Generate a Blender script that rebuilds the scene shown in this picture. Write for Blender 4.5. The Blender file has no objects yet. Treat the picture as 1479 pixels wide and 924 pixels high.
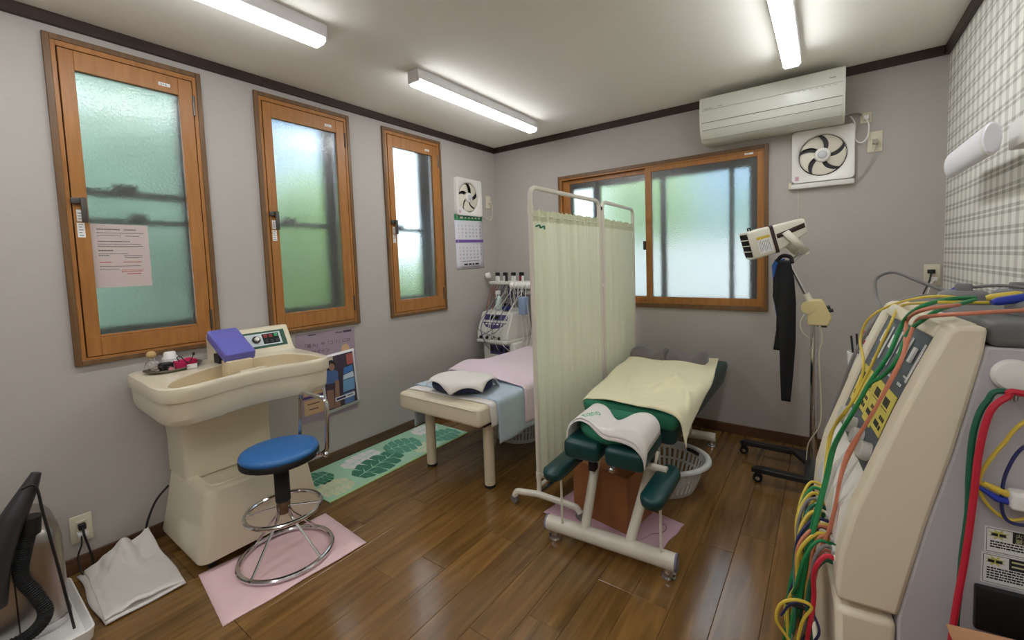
import bpy, bmesh, math, random
from mathutils import Vector, Matrix, Euler

# ---------------------------------------------------------------- camera, world, exposure
SC = bpy.context.scene
COL = SC.collection
PI = math.pi
rnd = random.Random(7)

cam_data = bpy.data.cameras.new('camera')
cam = bpy.data.objects.new('camera', cam_data)
COL.objects.link(cam)
SC.camera = cam
cam_data.sensor_fit = 'HORIZONTAL'
cam_data.sensor_width = 36.0
cam_data.lens = 36.0 * 616.08 / 1479.0
cam_data.shift_x = -25.0 / 1479.0
cam_data.shift_y = -45.83 / 1479.0
cam_data.clip_start = 0.02
_r = Vector((0.8204034, 0.5708638, -0.03244658))
_u = Vector((-0.01061405, 0.07194094, 0.99735242))
_f = Vector((-0.57168663, 0.81788693, -0.06507976))
cam.matrix_world = Matrix(((_r.x, _u.x, -_f.x, 2.68551), (_r.y, _u.y, -_f.y, -3.31144),
                           (_r.z, _u.z, -_f.z, 1.30139), (0, 0, 0, 1)))

world = bpy.data.worlds.new('overcast_sky')
SC.world = world
world.use_nodes = True
_bg = world.node_tree.nodes['Background']
_bg.inputs[0].default_value = (0.74, 0.89, 1.0, 1)
_bg.inputs[1].default_value = 2.35

SC.view_settings.view_transform = 'Standard'
SC.view_settings.look = 'None'
SC.view_settings.gamma = 1.0
SC.view_settings.use_curve_mapping = False
SC.view_settings.exposure = 0.58
LAMP_STRENGTH = 15.2
SC.cycles.max_bounces = 14
SC.cycles.diffuse_bounces = 8
SC.cycles.transmission_bounces = 12

# ---------------------------------------------------------------- materials
def lin(c):
    c = c / 255.0
    return c / 12.92 if c <= 0.04045 else ((c + 0.055) / 1.055) ** 2.4

def rgb(r, g, b):
    return (lin(r), lin(g), lin(b), 1.0)

_mats = {}

def nodes_of(name):
    m = bpy.data.materials.new(name)
    m.use_nodes = True
    nt = m.node_tree
    return m, nt, nt.nodes['Principled BSDF']

def N(nt, kind, **kw):
    n = nt.nodes.new(kind)
    for k, v in kw.items():
        if k.startswith('i_'):
            key = k[2:].replace('_', ' ')
            n.inputs[key].default_value = v
        else:
            setattr(n, k, v)
    return n

def mat(name, col, rough=0.5, metal=0.0, var=0.0, vscale=6.0, bump=0.0, bscale=120.0, spec=0.5, coat=0.0, sheen=0.0, trans=0.0, stretch=None):
    """plain procedural material: base colour, optional colour variation and fine relief"""
    if name in _mats:
        return _mats[name]
    m, nt, b = nodes_of(name)
    b.inputs['Base Color'].default_value = col
    b.inputs['Roughness'].default_value = rough
    b.inputs['Metallic'].default_value = metal
    b.inputs['Specular IOR Level'].default_value = spec
    b.inputs['Coat Weight'].default_value = coat
    b.inputs['Sheen Weight'].default_value = sheen
    L = nt.links
    tc = N(nt, 'ShaderNodeTexCoord')
    src = tc.outputs['Object']
    if stretch:
        mp = N(nt, 'ShaderNodeMapping')
        mp.inputs['Scale'].default_value = stretch
        L.new(src, mp.inputs['Vector'])
        src = mp.outputs['Vector']
    if var > 0:
        no = N(nt, 'ShaderNodeTexNoise')
        no.inputs['Scale'].default_value = vscale
        no.inputs['Detail'].default_value = 4
        L.new(src, no.inputs['Vector'])
        mx = N(nt, 'ShaderNodeMix', data_type='RGBA')
        mx.inputs[6].default_value = tuple(c * (1 - var) for c in col[:3]) + (1,)
        mx.inputs[7].default_value = tuple(min(1, c * (1 + var)) for c in col[:3]) + (1,)
        L.new(no.outputs['Fac'], mx.inputs[0])
        L.new(mx.outputs[2], b.inputs['Base Color'])
    if bump > 0:
        nb = N(nt, 'ShaderNodeTexNoise')
        nb.inputs['Scale'].default_value = bscale
        nb.inputs['Detail'].default_value = 3
        L.new(src, nb.inputs['Vector'])
        bp = N(nt, 'ShaderNodeBump')
        bp.inputs['Strength'].default_value = bump
        bp.inputs['Distance'].default_value = 0.002
        L.new(nb.outputs['Fac'], bp.inputs['Height'])
        L.new(bp.outputs['Normal'], b.inputs['Normal'])
    if trans > 0:
        tr = N(nt, 'ShaderNodeBsdfTranslucent')
        tr.inputs['Color'].default_value = col
        mix = N(nt, 'ShaderNodeMixShader')
        mix.inputs[0].default_value = trans
        L.new(b.outputs[0], mix.inputs[1])
        L.new(tr.outputs[0], mix.inputs[2])
        L.new(mix.outputs[0], nt.nodes['Material Output'].inputs['Surface'])
    _mats[name] = m
    return m

def emit_mat(name, col, strength):
    if name in _mats:
        return _mats[name]
    m, nt, b = nodes_of(name)
    b.inputs['Base Color'].default_value = col
    b.inputs['Emission Color'].default_value = col
    b.inputs['Emission Strength'].default_value = strength
    _mats[name] = m
    return m

def glass_mat(name, rough, col=(1, 1, 1, 1), bump=0.0, bscale=90.0, dist=0.004, detail=2, coat=0.0):
    if name in _mats:
        return _mats[name]
    m, nt, b = nodes_of(name)
    b.inputs['Base Color'].default_value = col
    b.inputs['Roughness'].default_value = rough
    b.inputs['Transmission Weight'].default_value = 1.0
    b.inputs['IOR'].default_value = 1.45
    if bump:
        tc = N(nt, 'ShaderNodeTexCoord')
        no = N(nt, 'ShaderNodeTexNoise')
        no.inputs['Scale'].default_value = bscale
        no.inputs['Detail'].default_value = detail
        bp = N(nt, 'ShaderNodeBump')
        bp.inputs['Strength'].default_value = bump
        bp.inputs['Distance'].default_value = dist
        nt.links.new(tc.outputs['Object'], no.inputs['Vector'])
        nt.links.new(no.outputs['Fac'], bp.inputs['Height'])
        nt.links.new(bp.outputs['Normal'], b.inputs['Normal'])
        if coat:
            b.inputs['Coat Weight'].default_value = coat
            b.inputs['Coat Roughness'].default_value = 0.03
            bp2 = N(nt, 'ShaderNodeBump')
            bp2.inputs['Strength'].default_value = 0.22
            bp2.inputs['Distance'].default_value = dist
            nt.links.new(no.outputs['Fac'], bp2.inputs['Height'])
            nt.links.new(bp2.outputs['Normal'], b.inputs['Coat Normal'])
    _mats[name] = m
    return m

def wood_mat(name, dark, light, rough, scale=(1, 1, 1), per_object=0.0, bump=0.15, coat=0.0):
    """grain running along the axis whose scale is smallest"""
    if name in _mats:
        return _mats[name]
    m, nt, b = nodes_of(name)
    L = nt.links
    tc = N(nt, 'ShaderNodeTexCoord')
    mp = N(nt, 'ShaderNodeMapping')
    mp.inputs['Scale'].default_value = scale
    oi = N(nt, 'ShaderNodeObjectInfo')
    add = N(nt, 'ShaderNodeVectorMath', operation='ADD')
    mul = N(nt, 'ShaderNodeVectorMath', operation='SCALE')
    comb = N(nt, 'ShaderNodeCombineXYZ')
    for k in range(3):
        L.new(oi.outputs['Random'], comb.inputs[k])
    mul.inputs['Scale'].default_value = 37.0
    L.new(comb.outputs[0], mul.inputs[0])
    L.new(tc.outputs['Object'], mp.inputs['Vector'])
    L.new(mp.outputs['Vector'], add.inputs[0])
    L.new(mul.outputs[0], add.inputs[1])
    n1 = N(nt, 'ShaderNodeTexNoise')
    n1.inputs['Scale'].default_value = 1.0
    n1.inputs['Detail'].default_value = 6
    n1.inputs['Distortion'].default_value = 0.6
    L.new(add.outputs[0], n1.inputs['Vector'])
    cr = N(nt, 'ShaderNodeValToRGB')
    cr.color_ramp.elements[0].position = 0.3
    cr.color_ramp.elements[0].color = dark
    cr.color_ramp.elements[1].position = 0.72
    cr.color_ramp.elements[1].color = light
    L.new(n1.outputs['Fac'], cr.inputs['Fac'])
    hs = N(nt, 'ShaderNodeHueSaturation')
    mr = N(nt, 'ShaderNodeMapRange')
    mr.inputs['To Min'].default_value = 1.0 - per_object
    mr.inputs['To Max'].default_value = 1.0 + per_object
    L.new(oi.outputs['Random'], mr.inputs['Value'])
    L.new(mr.outputs[0], hs.inputs['Value'])
    L.new(cr.outputs['Color'], hs.inputs['Color'])
    L.new(hs.outputs['Color'], b.inputs['Base Color'])
    bp = N(nt, 'ShaderNodeBump')
    bp.inputs['Strength'].default_value = bump
    bp.inputs['Distance'].default_value = 0.001
    L.new(n1.outputs['Fac'], bp.inputs['Height'])
    L.new(bp.outputs['Normal'], b.inputs['Normal'])
    b.inputs['Roughness'].default_value = rough
    b.inputs['Coat Weight'].default_value = coat
    b.inputs['Coat Roughness'].default_value = 0.16
    _mats[name] = m
    return m

def weave_mat(name, col, amount=0.06, scale=(14, 14, 160)):
    """wall cloth: fine horizontal streaks"""
    if name in _mats:
        return _mats[name]
    m, nt, b = nodes_of(name)
    L = nt.links
    tc = N(nt, 'ShaderNodeTexCoord')
    mp = N(nt, 'ShaderNodeMapping')
    mp.inputs['Scale'].default_value = scale
    L.new(tc.outputs['Object'], mp.inputs['Vector'])
    no = N(nt, 'ShaderNodeTexNoise')
    no.inputs['Scale'].default_value = 1.0
    no.inputs['Detail'].default_value = 5
    L.new(mp.outputs['Vector'], no.inputs['Vector'])
    mx = N(nt, 'ShaderNodeMix', data_type='RGBA')
    mx.inputs[6].default_value = tuple(c * (1 - amount) for c in col[:3]) + (1,)
    mx.inputs[7].default_value = tuple(c * (1 + amount) for c in col[:3]) + (1,)
    L.new(no.outputs['Fac'], mx.inputs[0])
    L.new(mx.outputs[2], b.inputs['Base Color'])
    bp = N(nt, 'ShaderNodeBump')
    bp.inputs['Strength'].default_value = 0.25
    bp.inputs['Distance'].default_value = 0.001
    L.new(no.outputs['Fac'], bp.inputs['Height'])
    L.new(bp.outputs['Normal'], b.inputs['Normal'])
    b.inputs['Roughness'].default_value = 0.85
    b.inputs['Specular IOR Level'].default_value = 0.25
    _mats[name] = m
    return m

def plaid_mat(name):
    if name in _mats:
        return _mats[name]
    m, nt, b = nodes_of(name)
    L = nt.links
    tc = N(nt, 'ShaderNodeTexCoord')
    sep = N(nt, 'ShaderNodeSeparateXYZ')
    L.new(tc.outputs['Object'], sep.inputs[0])

    def bands(sock, period, phase, intervals):
        a = N(nt, 'ShaderNodeMath', operation='MULTIPLY_ADD')
        a.inputs[1].default_value = 1.0 / period
        a.inputs[2].default_value = phase
        L.new(sock, a.inputs[0])
        f = N(nt, 'ShaderNodeMath', operation='FRACT')
        L.new(a.outputs[0], f.inputs[0])
        out = None
        for c, w, amt in intervals:
            d = N(nt, 'ShaderNodeMath', operation='COMPARE')
            d.inputs[1].default_value = c
            d.inputs[2].default_value = w
            L.new(f.outputs[0], d.inputs[0])
            s = N(nt, 'ShaderNodeMath', operation='MULTIPLY')
            s.inputs[1].default_value = amt
            L.new(d.outputs[0], s.inputs[0])
            if out is None:
                out = s.outputs[0]
            else:
                ad = N(nt, 'ShaderNodeMath', operation='ADD')
                L.new(out, ad.inputs[0])
                L.new(s.outputs[0], ad.inputs[1])
                out = ad.outputs[0]
        return out
    hz = bands(sep.outputs['Z'], 0.0765, 0.76 - 1.0 + 0.0, [(0.37, 0.085, 0.30), (0.63, 0.085, 0.30), (0.0, 0.012, 0.08), (0.2, 0.012, 0.06), (0.8, 0.012, 0.06)])
    vt = bands(sep.outputs['Y'], 0.077, 0.0, [(0.5, 0.25, 0.26), (0.5, 0.03, 0.06), (0.06, 0.02, 0.07), (0.94, 0.02, 0.07)])
    su = N(nt, 'ShaderNodeMath', operation='ADD')
    L.new(hz, su.inputs[0])
    L.new(vt, su.inputs[1])
    mx = N(nt, 'ShaderNodeMix', data_type='RGBA')
    mx.inputs[6].default_value = rgb(240, 239, 232)
    mx.inputs[7].default_value = rgb(84, 78, 74)
    L.new(su.outputs[0], mx.inputs[0])
    L.new(mx.outputs[2], b.inputs['Base Color'])
    no = N(nt, 'ShaderNodeTexNoise')
    no.inputs['Scale'].default_value = 220
    L.new(tc.outputs['Object'], no.inputs['Vector'])
    bp = N(nt, 'ShaderNodeBump')
    bp.inputs['Strength'].default_value = 0.2
    bp.inputs['Distance'].default_value = 0.001
    L.new(no.outputs['Fac'], bp.inputs['Height'])
    L.new(bp.outputs['Normal'], b.inputs['Normal'])
    b.inputs['Roughness'].default_value = 0.8
    _mats[name] = m
    return m

# ---------------------------------------------------------------- mesh builder
def T(x, y, z):
    return Matrix.Translation((x, y, z))

def Rz(a):
    return Matrix.Rotation(a, 4, 'Z')

def Rx(a):
    return Matrix.Rotation(a, 4, 'X')

def Ry(a):
    return Matrix.Rotation(a, 4, 'Y')

def smooth_path(pts, n=6, closed=False):
    """Catmull-Rom through the points"""
    P = [Vector(p) for p in pts]
    out = []
    m = len(P)
    segs = m if closed else m - 1
    for i in range(segs):
        p1, p2 = P[i], P[(i + 1) % m]
        p0 = P[(i - 1) % m] if closed or i > 0 else p1 * 2 - p2
        p3 = P[(i + 2) % m] if closed or i + 2 < m else p2 * 2 - p1
        for k in range(n):
            t = k / n
            out.append(0.5 * ((2 * p1) + (p2 - p0) * t + (2 * p0 - 5 * p1 + 4 * p2 - p3) * t * t + (3 * p1 - p0 - 3 * p2 + p3) * t ** 3))
    if not closed:
        out.append(P[-1])
    return out

def fillet(pts, r, n=5):
    """round the inner corners of a polyline"""
    P = [Vector(p) for p in pts]
    out = [P[0]]
    for i in range(1, len(P) - 1):
        a, b, c = P[i - 1], P[i], P[i + 1]
        d1, d2 = (a - b), (c - b)
        rr = min(r, d1.length * 0.49, d2.length * 0.49)
        s, e = b + d1.normalized() * rr, b + d2.normalized() * rr
        for k in range(n + 1):
            t = k / n
            out.append(s * (1 - t) ** 2 + b * 2 * t * (1 - t) + e * t * t)
    out.append(P[-1])
    return out

STUFF_PRINT = {'print_line', 'red_print_line', 'numeral_print', 'lettering', 'headline_lettering', 'brand_lettering', 'header_lettering', 'key_print', 'label_print', 'lamp_print',
               'heading_print', 'burst_print', 'line_print', 'printed_line', 'caption_line', 'label_border', 'towel_print', 'vein_print'}

class MB:
    def __init__(self):
        self.v, self.f = [], []

    def add(self, verts, faces, M=None):
        o = len(self.v)
        for p in verts:
            p = Vector(p)
            self.v.append(M @ p if M is not None else p)
        self.f += [tuple(i + o for i in f) for f in faces]
        return self

    def box(self, x0, x1, y0, y1, z0, z1, M=None):
        V = [(x, y, z) for z in (z0, z1) for y in (y0, y1) for x in (x0, x1)]
        return self.add(V, [(0, 2, 3, 1), (4, 5, 7, 6), (0, 1, 5, 4), (2, 6, 7, 3), (0, 4, 6, 2), (1, 3, 7, 5)], M)

    def rbox(self, x0, x1, y0, y1, z0, z1, r=0.01, seg=3, M=None, taper=None):
        """rounded box; taper = (tx, ty) scales the top face about its centre"""
        bm = bmesh.new()
        bmesh.ops.create_cube(bm, size=1.0)
        cx, cy = (x0 + x1) / 2, (y0 + y1) / 2
        for v in bm.verts:
            top = v.co.z > 0
            sx = sy = 1.0
            if taper and top:
                sx, sy = taper
            v.co = Vector((cx + v.co.x * (x1 - x0) * sx, cy + v.co.y * (y1 - y0) * sy, z0 + (v.co.z + 0.5) * (z1 - z0)))
        bmesh.ops.bevel(bm, geom=list(bm.edges), offset=r, segments=seg, profile=0.5, affect='EDGES')
        self._take(bm, M)
        return self

    def _take(self, bm, M=None):
        bm.verts.index_update()
        V = [v.co.copy() for v in bm.verts]
        F = [tuple(v.index for v in f.verts) for f in bm.faces]
        bm.free()
        self.add(V, F, M)

    def tube(self, pts, r, n=10, closed=False, caps=True, M=None):
        P = [Vector(p) for p in pts]
        m = len(P)
        R = list(r) if isinstance(r, (list, tuple)) else [r] * m
        V, F = [], []
        up = None
        for i, p in enumerate(P):
            if closed:
                t = P[(i + 1) % m] - P[(i - 1) % m]
            else:
                t = P[min(i + 1, m - 1)] - P[max(i - 1, 0)]
            if t.length < 1e-9:
                t = Vector((0, 0, 1))
            t.normalize()
            if up is None:
                a = Vector((0, 0, 1)) if abs(t.z) < 0.9 else Vector((1, 0, 0))
                up = (a - t * a.dot(t)).normalized()
            else:
                up = up - t * up.dot(t)
                if up.length < 1e-6:
                    up = t.orthogonal()
                up.normalize()
            s = t.cross(up)
            for k in range(n):
                a = 2 * PI * k / n
                V.append(p + (up * math.cos(a) + s * math.sin(a)) * R[i])
        rings = m if closed else m - 1
        for i in range(rings):
            j = (i + 1) % m
            for k in range(n):
                k2 = (k + 1) % n
                F.append((i * n + k, i * n + k2, j * n + k2, j * n + k))
        if caps and not closed:
            F.append(tuple(range(n - 1, -1, -1)))
            F.append(tuple((m - 1) * n + k for k in range(n)))
        return self.add(V, F, M)

    def lathe(self, prof, n=32, M=None, caps=True):
        V, F = [], []
        for r, z in prof:
            for k in range(n):
                a = 2 * PI * k / n
                V.append((r * math.cos(a), r * math.sin(a), z))
        for i in range(len(prof) - 1):
            for k in range(n):
                k2 = (k + 1) % n
                F.append((i * n + k, i * n + k2, (i + 1) * n + k2, (i + 1) * n + k))
        if caps:
            F.append(tuple(range(n - 1, -1, -1)))
            F.append(tuple((len(prof) - 1) * n + k for k in range(n)))
        return self.add(V, F, M)

    def prism(self, poly, z0, z1, M=None):
        n = len(poly)
        V = [(x, y, z0) for x, y in poly] + [(x, y, z1) for x, y in poly]
        F = [tuple(range(n - 1, -1, -1)), tuple(range(n, 2 * n))]
        F += [(i, (i + 1) % n, n + (i + 1) % n, n + i) for i in range(n)]
        return self.add(V, F, M)

    def loft(self, rings, M=None, caps=True, closed=True):
        n = len(rings[0])
        V = [p for r in rings for p in r]
        F = []
        for i in range(len(rings) - 1):
            for k in range(n if closed else n - 1):
                k2 = (k + 1) % n
                F.append((i * n + k, i * n + k2, (i + 1) * n + k2, (i + 1) * n + k))
        if caps and closed:
            F.append(tuple(range(n - 1, -1, -1)))
            F.append(tuple((len(rings) - 1) * n + k for k in range(n)))
        return self.add(V, F, M)

    def grid(self, fn, nu, nv, M=None):
        V = [fn(i / nu, j / nv) for j in range(nv + 1) for i in range(nu + 1)]
        F = [(j * (nu + 1) + i, j * (nu + 1) + i + 1, (j + 1) * (nu + 1) + i + 1, (j + 1) * (nu + 1) + i)
             for j in range(nv) for i in range(nu)]
        return self.add(V, F, M)

    def ball(self, rx, ry, rz, M=None, nu=20, nv=12):
        prof = []
        V, F = [(0, 0, -rz)], []
        for j in range(1, nv):
            a = -PI / 2 + PI * j / nv
            for k in range(nu):
                b = 2 * PI * k / nu
                V.append((rx * math.cos(a) * math.cos(b), ry * math.cos(a) * math.sin(b), rz * math.sin(a)))
        V.append((0, 0, rz))
        for k in range(nu):
            F.append((0, 1 + (k + 1) % nu, 1 + k))
        for j in range(nv - 2):
            for k in range(nu):
                a, b2 = 1 + j * nu + k, 1 + j * nu + (k + 1) % nu
                F.append((a, b2, b2 + nu, a + nu))
        last = len(V) - 1
        o = 1 + (nv - 2) * nu
        for k in range(nu):
            F.append((o + k, o + (k + 1) % nu, last))
        return self.add(V, F, M)

    def quad(self, a, b, c, d, M=None):
        return self.add([a, b, c, d], [(0, 1, 2, 3)], M)

    def build(self, name, material, parent=None, loc=None, solid=0.0, subsurf=0, sharp=35, flat=False, weld=False, off=1.0, bevel=0.0):
        me = bpy.data.meshes.new(name)
        V = self.v
        if loc is not None:
            L = Vector(loc)
            V = [p - L for p in V]
        me.from_pydata([tuple(p) for p in V], [], self.f)
        me.update()
        me.materials.append(material)
        if not flat:
            me.shade_smooth()
            me.set_sharp_from_angle(angle=math.radians(sharp))
        o = bpy.data.objects.new(name, me)
        COL.objects.link(o)
        if parent is not None:
            o.parent = parent
        elif loc is not None:
            o.location = loc
        if name in STUFF_PRINT:
            o['kind'] = 'stuff'
        if weld:
            w = o.modifiers.new('weld', 'WELD')
            w.merge_threshold = 0.0002
        if bevel:
            b = o.modifiers.new('bevel', 'BEVEL')
            b.width = bevel
            b.segments = 2
            b.limit_method = 'ANGLE'
        if solid:
            s = o.modifiers.new('solid', 'SOLIDIFY')
            s.thickness = solid
            s.offset = off
        if subsurf:
            s = o.modifiers.new('sub', 'SUBSURF')
            s.levels = subsurf
            s.render_levels = subsurf
        return o

def thing(name, label, cat, loc=(0, 0, 0), rotz=0.0, group=None):
    o = bpy.data.objects.new(name, None)
    o.empty_display_size = 0.05
    COL.objects.link(o)
    o.location = loc
    o.rotation_euler = (0, 0, rotz)
    o['label'] = label
    o['category'] = cat
    if group:
        o['group'] = group
    return o

def tag(o, label, cat, group=None):
    o['label'] = label
    o['category'] = cat
    if group:
        o['group'] = group
    return o

def struct_empty(name, loc=(0, 0, 0), label=None):
    o = bpy.data.objects.new(name, None)
    COL.objects.link(o)
    o.location = loc
    o['kind'] = 'structure'
    if label:
        o['label'] = label
    return o

def struct(o, label=None):
    o['kind'] = 'structure'
    if label:
        o['label'] = label
    return o

def dup(root, loc, rotz=None, label=None, name=None):
    """copy a thing with its parts and sub-parts"""
    r = root.copy()
    COL.objects.link(r)
    r.location = loc
    if rotz is not None:
        r.rotation_euler = (0, 0, rotz)
    if label:
        r['label'] = label
    for ch in list(root.children):
        c = ch.copy()
        COL.objects.link(c)
        c.parent = r
        for g in list(ch.children):
            d = g.copy()
            COL.objects.link(d)
            d.parent = c
    return r

_glyphs = {}

def glyphs(body, size=1.0, align='LEFT'):
    """flat lettering as plain vertices and faces, x right, y up, height about size"""
    key = (body, align)
    if key not in _glyphs:
        cu = bpy.data.curves.new('lettering', 'FONT')
        cu.body = body
        cu.align_x = align
        cu.resolution_u = 2
        o = bpy.data.objects.new('lettering', cu)
        COL.objects.link(o)
        dg = bpy.context.evaluated_depsgraph_get()
        dg.update()
        me = o.evaluated_get(dg).to_mesh()
        V = [v.co.copy() for v in me.vertices]
        F = [tuple(p.vertices) for p in me.polygons]
        o.evaluated_get(dg).to_mesh_clear()
        bpy.data.objects.remove(o)
        bpy.data.curves.remove(cu)
        _glyphs[key] = (V, F)
    V, F = _glyphs[key]
    return [v * size for v in V], F

def write(mb, body, size, M, align='LEFT'):
    V, F = glyphs(body, size, align)
    mb.add(V, F, M)

# frames for flat print: local (x right, y up, z out of the surface)
def on_left_wall(x, y, z):
    """surface facing +x; reading direction is +y"""
    return Matrix(((0, 0, 1, x), (1, 0, 0, y), (0, 1, 0, z), (0, 0, 0, 1)))

def on_back_wall(x, y, z):
    """surface facing -y; reading direction is +x"""
    return Matrix(((1, 0, 0, x), (0, 0, -1, y), (0, 1, 0, z), (0, 0, 0, 1)))

# ================================================================ SETTING
W, H, YR = 3.226, 2.40, -5.8        # room width, height, rear wall
M_wall = weave_mat('grey wall cloth', rgb(184, 179, 174))
M_ceil = mat('ceiling paper', rgb(246, 244, 236), rough=0.9, bump=0.15, bscale=160, spec=0.2)
M_trim = wood_mat('dark trim wood', rgb(38, 24, 19), rgb(58, 38, 30), 0.45, scale=(30, 3, 30))
M_base = wood_mat('baseboard wood', rgb(78, 52, 36), rgb(108, 76, 52), 0.4, scale=(3, 3, 40))
M_sub = mat('floor joints', rgb(28, 18, 12), rough=0.8)
M_plank = wood_mat('floor plank wood', rgb(100, 72, 36), rgb(146, 108, 58), 0.20, scale=(26, 2.2, 20), per_object=0.04, bump=0.05, coat=0.5)
M_win = wood_mat('window sash wood', rgb(152, 100, 46), rgb(176, 120, 62), 0.38, scale=(40, 40, 4))
M_case = wood_mat('window casing wood', rgb(98, 70, 42), rgb(124, 92, 58), 0.42, scale=(40, 40, 4))
M_gapshade = mat('painted gap shade', rgb(40, 20, 10), rough=0.7)
M_alu = mat('dark outer aluminium', rgb(22, 30, 36), rough=0.6, metal=0.0)
M_handle = mat('bronze handle metal', rgb(92, 88, 84), rough=0.35, metal=0.7)
M_frost = glass_mat('pebbled frosted glass', 0.29, bump=0.55, bscale=95.0, dist=0.005, coat=0.8)
M_clear = glass_mat('outer clear glass', 0.0)
M_label = mat('white sticker', rgb(232, 232, 230), rough=0.5)
M_ink = mat('black ink', rgb(30, 30, 34), rough=0.6)
M_grayink = mat('grey ink', rgb(96, 92, 98), rough=0.6)

# walls (left and back have window openings), floor, ceiling
WT = 0.14
wins_left = [(-2.947, -2.400), (-2.150, -1.563), (-1.300, -0.725)]
WB, WTOP = 0.904, 2.316
m = MB()
IN = 0.012
ys = [YR]
for a, b in wins_left:
    m.box(-WT, 0, ys[-1], a + IN, 0, H)
    m.box(-WT, 0, a + IN, b - IN, 0, WB + IN)
    m.box(-WT, 0, a + IN, b - IN, WTOP - IN, H)
    ys.append(b - IN)
m.box(-WT, 0, ys[-1], 0.0, 0, H)
wall_left = struct(m.build('wall_left', M_wall, flat=True))
BX0, BX1, BZ0, BZ1 = 0.726, 2.360, 0.899, 2.026
m = MB()
m.box(-WT, BX0 + IN, 0, WT, 0, H).box(BX1 - IN, W + WT, 0, WT, 0, H)
m.box(BX0 + IN, BX1 - IN, 0, WT, 0, BZ0 + IN).box(BX0 + IN, BX1 - IN, 0, WT, BZ1 - IN, H)
wall_back = struct(m.build('wall_back', M_wall, flat=True))
wall_right = struct(MB().box(W, W + WT, YR, 0, 0, H).build('wall_right', plaid_mat('plaid wallpaper'), flat=True))
wall_rear = struct(MB().box(-WT, W + WT, YR - WT, YR, 0, H).build('wall_rear', M_wall, flat=True))
struct(MB().box(-WT, W + WT, YR - WT, WT, H, H + 0.1).build('ceiling', M_ceil, flat=True))
floor = struct(MB().box(-WT, W + WT, YR - WT, WT, -0.10, -0.012).build('floor', M_sub, flat=True))

# floor planks: one mesh per length, shared by the copies
SW, PL, GAP = 0.1435, 0.910, 0.0011
plank_mesh = {}

def plank(x0, x1, y0, y1):
    key = (round(x1 - x0, 3), round(y1 - y0, 3))
    if key not in plank_mesh:
        mb = MB()
        w, l, c, z0, z1 = x1 - x0, y1 - y0, 0.0012, -0.012, 0.0
        V = [(0, 0, z0), (w, 0, z0), (w, l, z0), (0, l, z0), (0, 0, z1 - c), (w, 0, z1 - c), (w, l, z1 - c), (0, l, z1 - c),
             (c, c, z1), (w - c, c, z1), (w - c, l - c, z1), (c, l - c, z1)]
        F = [(0, 1, 5, 4), (1, 2, 6, 5), (2, 3, 7, 6), (3, 0, 4, 7), (4, 5, 9, 8), (5, 6, 10, 9), (6, 7, 11, 10), (7, 4, 8, 11), (8, 9, 10, 11)]
        me = bpy.data.meshes.new('plank')
        me.from_pydata(V, [], F)
        me.materials.append(M_plank)
        plank_mesh[key] = me
    o = bpy.data.objects.new('plank', plank_mesh[key])
    COL.objects.link(o)
    o.parent = floor
    o.location = (x0, y0, 0)

sx = 1.505 - 11 * SW
col = 0
while sx < W - 0.005:
    xa, xb = max(0.0, sx), min(W, sx + SW)
    if xb - xa > 0.01:
        off = (0.0, 0.455)[(col // 2) % 2] + (0.16 if col % 4 == 1 else 0.0)
        y = -2.273 - 5 * PL + off
        while y < 0:
            ya, yb = max(YR, y), min(0.0, y + PL)
            if yb - ya > 0.02:
                plank(xa + GAP / 2, xb - GAP / 2, ya + GAP / 2, yb - GAP / 2)
            y += PL
    sx += SW
    col += 1

# ceiling trim and baseboards
struct(MB().box(0, 0.022, YR, 0, H - 0.05, H).build('trim_1', M_trim, bevel=0.003))
struct(MB().box(0.022, W - 0.022, -0.022, 0, H - 0.05, H).build('trim_2', M_trim, bevel=0.003))
struct(MB().box(W - 0.022, W, YR, 0, H - 0.05, H).build('trim_3', M_trim, bevel=0.003))
struct(MB().box(0, 0.010, YR, 0, 0, 0.072).build('baseboard_left', M_base, bevel=0.003))
struct(MB().box(0.010, W - 0.010, -0.010, 0, 0, 0.072).build('baseboard_back', M_base, bevel=0.003))
struct(MB().box(W - 0.010, W, YR, 0, 0, 0.072).build('baseboard_right', M_base, bevel=0.003))

def rect_frame(mb, a0, a1, b0, b1, wl, wr, wb, wt, d0, d1, M):
    """four mitre-less bars of a rectangular frame in (a, b) with depth d0..d1; local x=a, y=b, z=d"""
    mb.box(a0, a0 + wl, b0, b1, d0, d1, M)
    mb.box(a1 - wr, a1, b0, b1, d0, d1, M)
    mb.box(a0 + wl, a1 - wr, b0, b0 + wb, d0, d1, M)
    mb.box(a0 + wl, a1 - wr, b1 - wt, b1, d0, d1, M)

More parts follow.
